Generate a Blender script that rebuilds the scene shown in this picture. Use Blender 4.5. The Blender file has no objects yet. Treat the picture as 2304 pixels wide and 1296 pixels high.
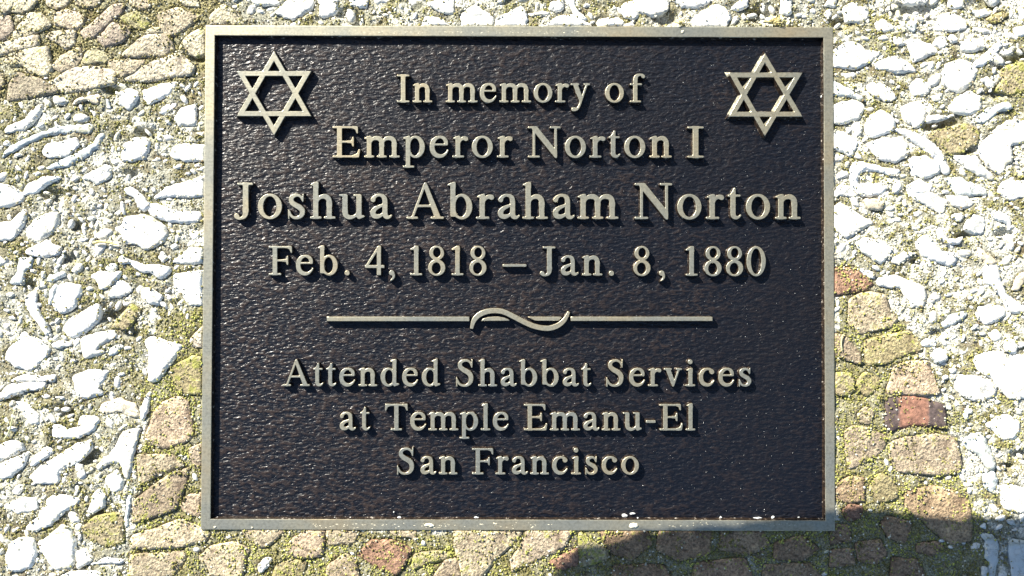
import bpy, bmesh, math, random
import numpy as np
from mathutils import Vector, Matrix
from mathutils.geometry import delaunay_2d_cdt, tessellate_polygon

random.seed(7)
RNG = np.random.default_rng(11)
S = bpy.context.scene
COL = S.collection
R = math.radians

# ------------------------------------------------------------------ camera, light, exposure
F_PX = 1850.0                      # focal length in pixels of the 2304 px wide photograph
CAM_LOC = (-0.00503, -0.01545, 0.49591)
CAM_ROT = (0.01758, -0.00191, 0.00281)
cam_d = bpy.data.cameras.new('camera')
cam_d.sensor_width = 36.0
cam_d.lens = F_PX / 2304 * 36.0
cam_d.clip_start = 0.01
cam_d.clip_end = 200
cam = bpy.data.objects.new('camera', cam_d)
COL.objects.link(cam)
cam.location = CAM_LOC
cam.rotation_euler = CAM_ROT
S.camera = cam

SUN_EL = R(28)
SUN_DIR = Vector((-0.67 * math.cos(SUN_EL), 0.742 * math.cos(SUN_EL), math.sin(SUN_EL)))   # towards the sun
w = bpy.data.worlds.new('World')
S.world = w
w.use_nodes = True
wn = w.node_tree.nodes
sky = wn.new('ShaderNodeTexSky')
sky.sky_type = 'NISHITA'
sky.sun_disc = False
sky.sun_elevation = SUN_EL
sky.sun_rotation = math.atan2(SUN_DIR.x, SUN_DIR.y)
sky.air_density = 1.0
sky.dust_density = 0.5
sky.ozone_density = 2.0
bg = wn['Background']
bg.inputs['Strength'].default_value = 0.055
w.node_tree.links.new(sky.outputs[0], bg.inputs[0])
sun_d = bpy.data.lights.new('sun', 'SUN')
sun_d.energy = 5.0
sun_d.angle = R(0.35)
sun_d.color = (1.0, 0.94, 0.82)
sun = bpy.data.objects.new('sun', sun_d)
COL.objects.link(sun)
sun.rotation_euler = SUN_DIR.to_track_quat('Z', 'Y').to_euler()
S.view_settings.view_transform = 'Standard'
S.view_settings.look = 'None'
S.view_settings.gamma = 1.0
S.view_settings.exposure = 1.65

# ------------------------------------------------------------------ photo pixel -> point on a level plane
CR = cam.rotation_euler.to_matrix()
CL = Vector(CAM_LOC)


def at(px, py, z=0.0):
    d = CR @ Vector((px - 1152, 648 - py, -F_PX))
    t = (z - CL.z) / d.z
    p = CL + d * t
    return (p.x, p.y)


def P2(px, py, z=0.0):
    return Vector(at(px, py, z))


MM = 0.001
# ------------------------------------------------------------------ helpers


def link(name, me, mat=None, parent=None):
    o = bpy.data.objects.new(name, me)
    COL.objects.link(o)
    if mat:
        me.materials.append(mat)
    if parent:
        o.parent = parent
    return o


def mesh(name, v, f, smooth=True):
    me = bpy.data.meshes.new(name)
    me.from_pydata([tuple(map(float, p)) for p in v], [], f)
    me.polygons.foreach_set('use_smooth', [smooth] * len(me.polygons))
    me.update()
    return me


def empty(name, loc=(0, 0, 0)):
    o = bpy.data.objects.new(name, None)
    o.empty_display_size = 0.02
    o.location = loc
    COL.objects.link(o)
    return o


def tag(o, label=None, cat=None, group=None, kind=None):
    if label: o['label'] = label
    if cat: o['category'] = cat
    if group: o['group'] = group
    if kind: o['kind'] = kind
    return o


def vnoise(x, y, sc, seed):
    """smooth value noise in -1..1 on numpy arrays, lattice spacing sc"""
    r = np.random.default_rng(seed)
    T = r.uniform(-1, 1, (257, 257))
    fx, fy = x / sc + 1000.3, y / sc + 1000.7
    ix, iy = np.floor(fx).astype(int), np.floor(fy).astype(int)
    ux, uy = fx - ix, fy - iy
    ux, uy = ux * ux * (3 - 2 * ux), uy * uy * (3 - 2 * uy)
    ix %= 256; iy %= 256
    a = T[ix, iy] * (1 - ux) + T[ix + 1, iy] * ux
    b = T[ix, iy + 1] * (1 - ux) + T[ix + 1, iy + 1] * ux
    return a * (1 - uy) + b * uy


def nodes(name):
    m = bpy.data.materials.new(name)
    m.use_nodes = True
    return m, m.node_tree.nodes, m.node_tree.links, m.node_tree.nodes['Principled BSDF']


def ramp(nd, stops, interp='LINEAR'):
    r = nd.new('ShaderNodeValToRGB')
    cr = r.color_ramp
    cr.interpolation = interp
    while len(cr.elements) < len(stops):
        cr.elements.new(0.5)
    for e, (p, c) in zip(cr.elements, stops):
        e.position = p
        e.color = (c, c, c, 1) if isinstance(c, (int, float)) else (*c, 1)
    return r


def noise(nd, lk, scale, detail=4, rough=0.6, vec=None, dist=0.0):
    n = nd.new('ShaderNodeTexNoise')
    n.inputs['Scale'].default_value = scale
    n.inputs['Detail'].default_value = detail
    n.inputs['Roughness'].default_value = rough
    n.inputs['Distortion'].default_value = dist
    if vec: lk.new(vec, n.inputs['Vector'])
    return n


def mix(nd, lk, fac, a, b, mode='MIX'):
    m = nd.new('ShaderNodeMix')
    m.data_type = 'RGBA'
    m.blend_type = mode
    for sock, v in ((m.inputs[0], fac), (m.inputs[6], a), (m.inputs[7], b)):
        if hasattr(v, 'is_output'):
            lk.new(v, sock)
        elif isinstance(v, (int, float)):
            sock.default_value = v
        else:
            sock.default_value = (*v, 1)
    return m.outputs[2]


def math_n(nd, lk, op, a, b=0.0):
    m = nd.new('ShaderNodeMath')
    m.operation = op
    for s, v in ((m.inputs[0], a), (m.inputs[1], b)):
        if hasattr(v, 'is_output'): lk.new(v, s)
        else: s.default_value = v
    return m.outputs[0]


def bump(nd, lk, h, strength, dist, bsdf, normal=None):
    b = nd.new('ShaderNodeBump')
    b.inputs['Strength'].default_value = strength
    b.inputs['Distance'].default_value = dist
    lk.new(h, b.inputs['Height'])
    if normal: lk.new(normal, b.inputs['Normal'])
    if bsdf: lk.new(b.outputs[0], bsdf.inputs['Normal'])
    return b.outputs[0]


def coord(nd, kind='Object', scale=None):
    t = nd.new('ShaderNodeTexCoord')
    o = t.outputs[kind]
    return o


# ------------------------------------------------------------------ materials
def mat_metal():
    m, nd, lk, b = nodes('satin_bronze')
    c = coord(nd)
    mp = nd.new('ShaderNodeMapping'); lk.new(c, mp.inputs[0])
    n1 = noise(nd, lk, 22, 5, 0.6, c)
    n2 = noise(nd, lk, 600, 3, 0.6, c)
    warm = ramp(nd, [(0.35, (0.43, 0.435, 0.37)), (0.52, (0.49, 0.465, 0.355)), (0.68, (0.51, 0.435, 0.29))])
    lk.new(n1.outputs[0], warm.inputs[0])
    dull = ramp(nd, [(0.34, 0.76), (0.56, 1.0)])
    lk.new(n2.outputs[0], dull.inputs[0])
    col = mix(nd, lk, 1.0, warm.outputs[0], dull.outputs[0], 'MULTIPLY')
    lk.new(col, b.inputs['Base Color'])
    b.inputs['Metallic'].default_value = 0.75
    rr = ramp(nd, [(0.3, 0.33), (0.7, 0.43)])
    lk.new(n1.outputs[0], rr.inputs[0])
    lk.new(rr.outputs[0], b.inputs['Roughness'])
    # faint brushing
    mp.inputs['Scale'].default_value = (60, 2500, 60)
    n3 = noise(nd, lk, 1, 2, 0.5, mp.outputs[0])
    bump(nd, lk, n3.outputs[0], 0.25, 0.0002, b)
    return m


def mat_wall_paint():
    m, nd, lk, b = nodes('raised_edge_paint')
    c = coord(nd)
    n = noise(nd, lk, 450, 3, 0.6, c)
    r = ramp(nd, [(0.45, (0.014, 0.010, 0.008)), (0.62, (0.045, 0.030, 0.020)), (0.72, (0.5, 0.46, 0.4))])  # palest stop paints scattered glints into the wall colour
    lk.new(n.outputs[0], r.inputs[0]); lk.new(r.outputs[0], b.inputs['Base Color'])
    b.inputs['Roughness'].default_value = 0.34
    b.inputs['Metallic'].default_value = 0.25
    bump(nd, lk, n.outputs[0], 0.5, 0.0004, b)
    return m


def mat_panel():
    m, nd, lk, b = nodes('dark_leather_grain_paint')
    c = coord(nd)
    n0 = noise(nd, lk, 9, 3, 0.5, c)
    r = ramp(nd, [(0.35, (0.0020, 0.0034, 0.0075)), (0.7, (0.0032, 0.0038, 0.0068))])
    lk.new(n0.outputs[0], r.inputs[0])
    nw = noise(nd, lk, 14, 4, 0.6, c)
    wr = ramp(nd, [(0.30, 0.20), (0.70, 1.0)])
    sx = nd.new('ShaderNodeSeparateXYZ'); lk.new(c, sx.inputs[0])      # painted highlights weaker towards the right hand side
    lk.new(math_n(nd, lk, 'SUBTRACT', nw.outputs[0], math_n(nd, lk, 'MULTIPLY', sx.outputs[0], 1.4)), wr.inputs[0])
    b.inputs['Roughness'].default_value = 0.50
    b.inputs['Specular IOR Level'].default_value = 0.15
    b.inputs['Coat Weight'].default_value = 0.75
    b.inputs['Coat IOR'].default_value = 1.42
    crr = ramp(nd, [(0.35, 0.27), (0.7, 0.34)])
    lk.new(n0.outputs[0], crr.inputs[0]); lk.new(crr.outputs[0], b.inputs['Coat Roughness'])
    mp = nd.new('ShaderNodeMapping'); lk.new(c, mp.inputs[0])
    mp.inputs['Scale'].default_value = (300, 620, 400)
    mp.inputs['Rotation'].default_value = (0, 0, R(-12))
    n1 = noise(nd, lk, 1.0, 2.5, 0.55, mp.outputs[0], 0.4)
    v = nd.new('ShaderNodeTexVoronoi'); v.inputs['Scale'].default_value = 0.8
    lk.new(mp.outputs[0], v.inputs['Vector'])
    h = math_n(nd, lk, 'ADD', n1.outputs[0], math_n(nd, lk, 'MULTIPLY', v.outputs['Distance'], 0.35))
    # brownish sunlit highlights painted on the high points of the grain
    hi = ramp(nd, [(0.64, 0.0), (0.86, 1.0)]); lk.new(h, hi.inputs[0])
    lit_ripple = math_n(nd, lk, 'MULTIPLY', hi.outputs[0], wr.outputs[0])
    lk.new(mix(nd, lk, lit_ripple, r.outputs[0], (0.026, 0.018, 0.0155)), b.inputs['Base Color'])
    nn = bump(nd, lk, h, 1.0, 0.00080, b)
    lk.new(nn, b.inputs['Coat Normal'])
    return m


def mat_mortar():
    m, nd, lk, b = nodes('mossy_mortar')
    a = nd.new('ShaderNodeAttribute'); a.attribute_name = 'Col'
    c = coord(nd)
    n1 = noise(nd, lk, 900, 3, 0.7, c)
    r = ramp(nd, [(0.36, 0.42), (0.5, 0.95), (0.66, 1.5)])
    lk.new(n1.outputs[0], r.inputs[0])
    col = mix(nd, lk, 1.0, a.outputs[0], r.outputs[0], 'MULTIPLY')
    lk.new(col, b.inputs['Base Color'])
    b.inputs['Roughness'].default_value = 0.9
    b.inputs['Specular IOR Level'].default_value = 0.25
    bump(nd, lk, n1.outputs[0], 0.9, 0.0012, b)
    return m


def mat_grain(name, rough=0.85):
    m, nd, lk, b = nodes(name)
    a = nd.new('ShaderNodeAttribute'); a.attribute_name = 'Col'
    lk.new(a.outputs[0], b.inputs['Base Color'])
    b.inputs['Roughness'].default_value = rough
    b.inputs['Specular IOR Level'].default_value = 0.3
    return m


def mat_shell():
    m, nd, lk, b = nodes('bleached_shell')
    c = coord(nd)
    oi = nd.new('ShaderNodeObjectInfo')
    mp = nd.new('ShaderNodeMapping'); lk.new(c, mp.inputs[0])
    n1 = noise(nd, lk, 90, 5, 0.65, c, 0.6)
    # broken layers: thin dark seams
    mp.inputs['Scale'].default_value = (120, 330, 200)
    mp.inputs['Rotation'].default_value = (0, 0, R(28))
    n2 = noise(nd, lk, 1.0, 4, 0.55, mp.outputs[0], 0.9)
    d = math_n(nd, lk, 'ABSOLUTE', math_n(nd, lk, 'SUBTRACT', n2.outputs[0], 0.47))
    seam = ramp(nd, [(0.0, 1.0), (0.018, 0.0)])
    lk.new(d, seam.inputs[0])
    gate = ramp(nd, [(0.46, 0.0), (0.54, 1.0)])
    n3 = noise(nd, lk, 60, 2, 0.5, c); lk.new(n3.outputs[0], gate.inputs[0])
    sf = math_n(nd, lk, 'MULTIPLY', seam.outputs[0], gate.outputs[0])
    stain = ramp(nd, [(0.53, 0.0), (0.64, 1.0)])
    lk.new(n1.outputs[0], stain.inputs[0])
    base = mix(nd, lk, 1.0, oi.outputs['Color'], (1, 1, 1), 'MULTIPLY')
    col = mix(nd, lk, math_n(nd, lk, 'MULTIPLY', stain.outputs[0], oi.outputs['Alpha']), base, (0.42, 0.41, 0.26))
    col = mix(nd, lk, math_n(nd, lk, 'MULTIPLY', sf, 0.75), col, (0.14, 0.12, 0.08))
    lk.new(col, b.inputs['Base Color'])
    b.inputs['Roughness'].default_value = 0.5
    n4 = noise(nd, lk, 420, 3, 0.6, c)
    h = math_n(nd, lk, 'ADD', math_n(nd, lk, 'MULTIPLY', n1.outputs[0], 1.4), math_n(nd, lk, 'MULTIPLY', n4.outputs[0], 0.25))
    h = math_n(nd, lk, 'SUBTRACT', h, math_n(nd, lk, 'MULTIPLY', sf, 0.5))
    bump(nd, lk, h, 0.55, 0.0016, b)
    return m


def mat_tessera():
    m, nd, lk, b = nodes('weathered_stone')
    c = coord(nd)
    oi = nd.new('ShaderNodeObjectInfo')
    n1 = noise(nd, lk, 110, 5, 0.7, c, 0.3)
    n2 = noise(nd, lk, 650, 3, 0.7, c)
    tone = ramp(nd, [(0.33, (0.50, 0.46, 0.46)), (0.5, (0.95, 0.95, 0.95)), (0.68, (1.45, 1.45, 1.4))])
    lk.new(n1.outputs[0], tone.inputs[0])
    col = mix(nd, lk, 1.0, oi.outputs['Color'], tone.outputs[0], 'MULTIPLY')
    sp = ramp(nd, [(0.34, 0.40), (0.5, 1.0), (0.68, 1.5)])
    lk.new(n2.outputs[0], sp.inputs[0])
    col = mix(nd, lk, 0.9, col, sp.outputs[0], 'MULTIPLY')
    n3 = noise(nd, lk, 150, 5, 0.75, c, 0.5)
    add = math_n(nd, lk, 'ADD', n3.outputs[0], math_n(nd, lk, 'MULTIPLY', oi.outputs['Alpha'], 0.25))
    mo = ramp(nd, [(0.63, 0.0), (0.70, 0.9)])
    lk.new(add, mo.inputs[0])
    moss = mix(nd, lk, n2.outputs[0], (0.16, 0.17, 0.03), (0.42, 0.42, 0.11))
    col = mix(nd, lk, mo.outputs[0], col, moss)
    lk.new(col, b.inputs['Base Color'])
    b.inputs['Roughness'].default_value = 0.85
    b.inputs['Specular IOR Level'].default_value = 0.3
    h = math_n(nd, lk, 'ADD', n1.outputs[0], math_n(nd, lk, 'MULTIPLY', n2.outputs[0], 0.5))
    bump(nd, lk, h, 1.0, 0.0024, b)
    return m


def mat_banded():
    m, nd, lk, b = nodes('burnt_end_brick')
    c = coord(nd)
    n2 = noise(nd, lk, 420, 4, 0.7, c)
    n1 = noise(nd, lk, 160, 3, 0.6, c)
    sx = nd.new('ShaderNodeSeparateXYZ'); lk.new(c, sx.inputs[0])
    pos = math_n(nd, lk, 'ADD', sx.outputs[0], math_n(nd, lk, 'MULTIPLY', math_n(nd, lk, 'SUBTRACT', n1.outputs[0], 0.5), 0.004))
    mr = nd.new('ShaderNodeMapRange'); lk.new(pos, mr.inputs[0])
    mr.inputs[1].default_value = -0.0185; mr.inputs[2].default_value = 0.0185
    dark, red = (0.085, 0.062, 0.058), (0.25, 0.125, 0.085)
    r = ramp(nd, [(0.22, dark), (0.27, red), (0.68, red), (0.73, dark)])
    lk.new(mr.outputs[0], r.inputs[0])
    sp = ramp(nd, [(0.34, 0.5), (0.66, 1.5)]); lk.new(n2.outputs[0], sp.inputs[0])
    col = mix(nd, lk, 1.0, r.outputs[0], sp.outputs[0], 'MULTIPLY')
    mo = ramp(nd, [(0.62, 0.0), (0.66, 0.8)]); lk.new(noise(nd, lk, 300, 4, 0.7, c).outputs[0], mo.inputs[0])
    col = mix(nd, lk, mo.outputs[0], col, (0.36, 0.30, 0.09))
    lk.new(col, b.inputs['Base Color'])
    b.inputs['Roughness'].default_value = 0.85
    bump(nd, lk, n2.outputs[0], 0.6, 0.001, b)
    return m


def mat_simple(name, c1, c2, scale, rough=0.8, bd=0.0005):
    m, nd, lk, b = nodes(name)
    c = coord(nd)
    n = noise(nd, lk, scale, 4, 0.6, c)
    r = ramp(nd, [(0.35, c1), (0.65, c2)])
    lk.new(n.outputs[0], r.inputs[0]); lk.new(r.outputs[0], b.inputs['Base Color'])
    b.inputs['Roughness'].default_value = rough
    bump(nd, lk, n.outputs[0], 0.6, bd, b)
    return m


M_METAL, M_WALL, M_PANEL = mat_metal(), mat_wall_paint(), mat_panel()
M_MORTAR, M_GRIT, M_MOSS = mat_mortar(), mat_grain('sand_grit'), mat_grain('moss_cushion', 0.9)
M_SHELL, M_STONE, M_BAND = mat_shell(), mat_tessera(), mat_banded()
M_CRUST = mat_simple('lime_crust', (0.55, 0.50, 0.36), (0.80, 0.76, 0.60), 900)
M_CRUMB = mat_simple('white_crumb', (0.36, 0.38, 0.38), (0.74, 0.75, 0.74), 1500)
M_STRAW = mat_simple('dry_straw', (0.50, 0.40, 0.14), (0.70, 0.60, 0.28), 500)
M_GRASS = mat_simple('pale_grass', (0.38, 0.42, 0.20), (0.62, 0.62, 0.38), 400)
M_BARK = mat_simple('bark', (0.08, 0.06, 0.04), (0.22, 0.17, 0.12), 40, 0.9, 0.01)
M_LEAF = mat_simple('leaf', (0.04, 0.08, 0.02), (0.08, 0.12, 0.03), 30, 0.6, 0.0005)
M_EARTH = mat_simple('earth', (0.16, 0.14, 0.09), (0.26, 0.24, 0.15), 12, 0.95, 0.01)

# ------------------------------------------------------------------ plaque
PW, PH = 0.381, 0.3046
DEPTH = 3.3 * MM                    # how deep the painted panel lies below the rim
plaque = empty('memorial_plaque', (0, 0, -8 * MM))
tag(plaque, 'cast bronze memorial plaque with dark recessed panel and raised lettering', 'plaque')


def pl(name, me, mat):
    o = link(name, me, mat, plaque)
    o.location = (0, 0, 8 * MM)      # meshes are in scene coordinates
    return o


def wavy_rect(hw, hh, n=60, amp=0.0):
    pts = []
    cs = [(-hw, hh), (hw, hh), (hw, -hh), (-hw, -hh)]
    for i in range(4):
        a, b = cs[i], cs[(i + 1) % 4]
        for k in range(n):
            t = k / n
            pts.append((a[0] + (b[0] - a[0]) * t + random.uniform(-amp, amp), a[1] + (b[1] - a[1]) * t + random.uniform(-amp, amp)))
    return pts


# frame: profile rings from outer foot to inner foot (inset, z)
RIM_L, RIM_T = 5.85 * MM, 6.4 * MM
prof = [(0.0, -8), (0.0, -0.7), (0.10, -0.25), (0.35, -0.04), (0.7, 0.0)]
v, f = [], []
N = 60
rings = []
for ins, z in prof:
    rings.append([(x, y, z * MM) for x, y in wavy_rect(PW / 2 - ins * MM, PH / 2 - ins * MM, N, 0.03 * MM if z > -1 else 0)])
for ins, z in [(-0.5, 0.0), (-0.15, -0.03), (0.0, -0.3), (0.9, -DEPTH / MM - 0.6)]:
    rings.append([(x, y, z * MM) for x, y in wavy_rect(PW / 2 - RIM_L - ins * MM, PH / 2 - RIM_T - ins * MM, N, 0.04 * MM if z > -1 else 0.12 * MM)])
for r_ in rings: v += r_
n4 = 4 * N
for k in range(len(rings) - 1):
    for i in range(n4):
        j = (i + 1) % n4
        f.append((k * n4 + i, (k + 1) * n4 + i, (k + 1) * n4 + j, k * n4 + j))
me = mesh('frame', v, f, False)
fr = pl('frame', me, M_METAL)
me.materials.append(M_WALL)
for p in me.polygons:
    if p.index >= (len(rings) - 2) * n4: p.material_index = 1
    if p.normal.z < 0: p.use_smooth = False
me.flip_normals() if me.polygons[4 * n4].normal.z < 0 else None

# recessed panel: gently uneven sheet
nx, ny = 150, 120
hx, hy = PW / 2 - RIM_L + 0.2 * MM, PH / 2 - RIM_T + 0.2 * MM
gx, gy = np.meshgrid(np.linspace(-hx, hx, nx), np.linspace(-hy, hy, ny))
gz = -DEPTH + 0.10 * MM * vnoise(gx, gy, 0.012, 3) + 0.08 * MM * vnoise(gx, gy, 0.005, 4)
v = np.stack([gx.ravel(), gy.ravel(), gz.ravel()], 1)
f = [(j * nx + i, j * nx + i + 1, (j + 1) * nx + i + 1, (j + 1) * nx + i) for j in range(ny - 1) for i in range(nx - 1)]
pl('panel', mesh('panel', v, f), M_PANEL)

# ------------------------------------------------------------------ raised shapes from closed outlines


def area(p):
    return 0.5 * sum(p[i][0] * p[(i + 1) % len(p)][1] - p[(i + 1) % len(p)][0] * p[i][1] for i in range(len(p)))


LEVELS = [(0.0, 0.0), (0.09, -0.04), (0.17, -0.14), (0.24, -0.40), (0.85, -DEPTH / MM - 0.5)]


def raised(name, contours, rough=0.05, bare=None, draft=0.85):
    """contours: outlines in metres (outer ccw, holes cw); walls flare outwards towards the panel"""
    v, f, mi = [], [], []
    base = 0
    tops = []
    for c in contours:
        n = len(c)
        nrm = []
        for i in range(n):
            a, b_, d = c[i - 1], c[i], c[(i + 1) % n]
            e1 = Vector((b_[0] - a[0], b_[1] - a[1])); e2 = Vector((d[0] - b_[0], d[1] - b_[1]))
            if e1.length < 1e-9 or e2.length < 1e-9:
                e1 = e2 = Vector((d[0] - a[0], d[1] - a[1]))
            e1.normalize(); e2.normalize()
            n1, n2 = Vector((e1.y, -e1.x)), Vector((e2.y, -e2.x))
            m_ = (n1 + n2)
            if m_.length < 1e-6: m_ = n1.copy()
            m_.normalize()
            m_ /= max(0.55, m_.dot(n1))
            nrm.append(m_)
        for li, (o_, z) in enumerate(LEVELS):
            if li == 4: o_ = draft
            for i in range(n):
                j = random.uniform(-rough, rough) * (1.0 if 0 < li < 4 else 0.2)
                v.append((c[i][0] + nrm[i].x * (o_ + j) * MM, c[i][1] + nrm[i].y * (o_ + j) * MM, z * MM + (random.uniform(-rough, rough) * MM * 0.5 if 0 < li < 4 else 0)))
        for k in range(len(LEVELS) - 1):
            for i in range(n):
                q = (i + 1) % n
                f.append((base + k * n + i, base + (k + 1) * n + i, base + (k + 1) * n + q, base + k * n + q))
                mi.append(0 if k < 3 or (bare and (nrm[i] + nrm[q]).normalized().dot(bare) > 0.86) else 1)  # walls facing this way get bright metal, a sun glint put into the material
        tops.append([Vector((x, y, 0)) for x, y in c])
        base += len(LEVELS) * n
    idx = []
    b2 = 0
    for c in contours:
        idx += [b2 + i for i in range(len(c))]
        b2 += len(LEVELS) * len(c)
    tris = []
    outs = [i for i, c in enumerate(contours) if area(c) > 0]
    holes_ = [i for i, c in enumerate(contours) if area(c) <= 0]
    offs = [0]
    for c in contours: offs.append(offs[-1] + len(c))
    for o_i in outs:
        grp = [o_i] + (holes_ if len(outs) == 1 else [])
        loc = [offs[g] + i for g in grp for i in range(len(contours[g]))]
        tris += [tuple(loc[i] for i in t) for t in tessellate_polygon([tops[g] for g in grp])]
    for t in tris:
        a, b_, c_ = (idx[t[0]], idx[t[1]], idx[t[2]])
        A, B, C_ = Vector(v[a]), Vector(v[b_]), Vector(v[c_])
        if (B - A).cross(C_ - A).z < 0: b_, c_ = c_, b_
        f.append((a, b_, c_)); mi.append(0)
    me = bpy.data.meshes.new(name)
    me.from_pydata(v, [], f)
    me.materials.append(M_METAL); me.materials.append(M_WALL)
    me.polygons.foreach_set('material_index', mi)
    sm = [len(p.vertices) == 4 for p in me.polygons]
    me.polygons.foreach_set('use_smooth', sm)
    me.update()
    return me


# ------------------------------------------------------------------ serif alphabet as distance fields
U = 6.0                                            # grid step in 1/1000 em
GX0, GX1, GY0, GY1 = -60, 840, -280, 760
XS = np.arange(GX0, GX1 + U, U)
YS = np.arange(GY0, GY1 + U, U)
X, Y = np.meshgrid(XS, YS)


def capsule(pts):
    d = np.full(X.shape, 1e3)
    for (x0, y0, r0), (x1, y1, r1) in zip(pts[:-1], pts[1:]):
        dx, dy = x1 - x0, y1 - y0
        t = np.clip(((X - x0) * dx + (Y - y0) * dy) / (dx * dx + dy * dy + 1e-9), 0, 1)
        d = np.minimum(d, np.hypot(X - x0 - t * dx, Y - y0 - t * dy) - (r0 + (r1 - r0) * t))
    return d


def smooth_path(pts, k=6):
    out = []
    n = len(pts)
    for i in range(n - 1):
        p0, p1, p2, p3 = pts[max(i - 1, 0)], pts[i], pts[i + 1], pts[min(i + 2, n - 1)]
        for s in range(k):
            t = s / k
            out.append(tuple(0.5 * ((2 * p1[c]) + (-p0[c] + p2[c]) * t + (2 * p0[c] - 5 * p1[c] + 4 * p2[c] - p3[c]) * t * t + (-p0[c] + 3 * p1[c] - 3 * p2[c] + p3[c]) * t ** 3) for c in range(3)))
    out.append(pts[-1])
    return out


def C(*pts): return capsule(smooth_path(list(pts)))
def L(*pts): return capsule(list(pts))


def B(x0, x1, y0, y1):
    cx, cy, hx_, hy_ = (x0 + x1) / 2, (y0 + y1) / 2, (x1 - x0) / 2, (y1 - y0) / 2
    qx, qy = np.abs(X - cx) - hx_, np.abs(Y - cy) - hy_
    return np.hypot(np.maximum(qx, 0), np.maximum(qy, 0)) + np.minimum(np.maximum(qx, qy), 0)


def V(x, y0, y1, w=92): return B(x - w / 2, x + w / 2, y0, y1)


def E_(cx, cy, rx, ry):
    k = np.sqrt(((X - cx) / rx) ** 2 + ((Y - cy) / ry) ** 2)
    g = np.sqrt(((X - cx) / rx ** 2) ** 2 + ((Y - cy) / ry ** 2) ** 2) + 1e-9
    return (k - 1) * k / g


def PG(*p):
    d = np.full(X.shape, 1e3)
    s = np.ones(X.shape, bool)
    ins = np.zeros(X.shape, bool)
    n = len(p)
    for i in range(n):
        (x0, y0), (x1, y1) = p[i], p[(i + 1) % n]
        dx, dy = x1 - x0, y1 - y0
        t = np.clip(((X - x0) * dx + (Y - y0) * dy) / (dx * dx + dy * dy + 1e-9), 0, 1)
        d = np.minimum(d, np.hypot(X - x0 - t * dx, Y - y0 - t * dy))
        c = ((y0 > Y) != (y1 > Y)) & (X < (x1 - x0) * (Y - y0) / (y1 - y0 + 1e-9) + x0)
        ins ^= c
    return np.where(ins, -d, d)


def un(*a, k=34.0):
    r = a[0]
    for b_ in a[1:]:
        h = np.maximum(k - np.abs(r - b_), 0) / k
        r = np.minimum(r, b_) - h * h * k * 0.25
    return r


def cut(a, b_): return np.maximum(a, -b_)
def keep(a, b_): return np.maximum(a, b_)


ST = 36                                             # serif thickness


def sb(x0, x1, y=0): return B(x0, x1, y, y + ST)
def stp(x0, x1, y): return B(x0, x1, y - ST, y)


def flag(x, y, w=100): return PG((x - w, y - 62), (x - w, y - 44), (x + 10, y), (x + 46, y), (x + 46, y - 110), (x - 20, y - 72))


def arch(x, dx): return C((x + 28, 330, 18), (x + 75, 388, 30), (x + 135, 412, 40), (x + dx - 55, 402, 46), (x + dx - 6, 345, 47), (x + dx, 250, 46))


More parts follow.
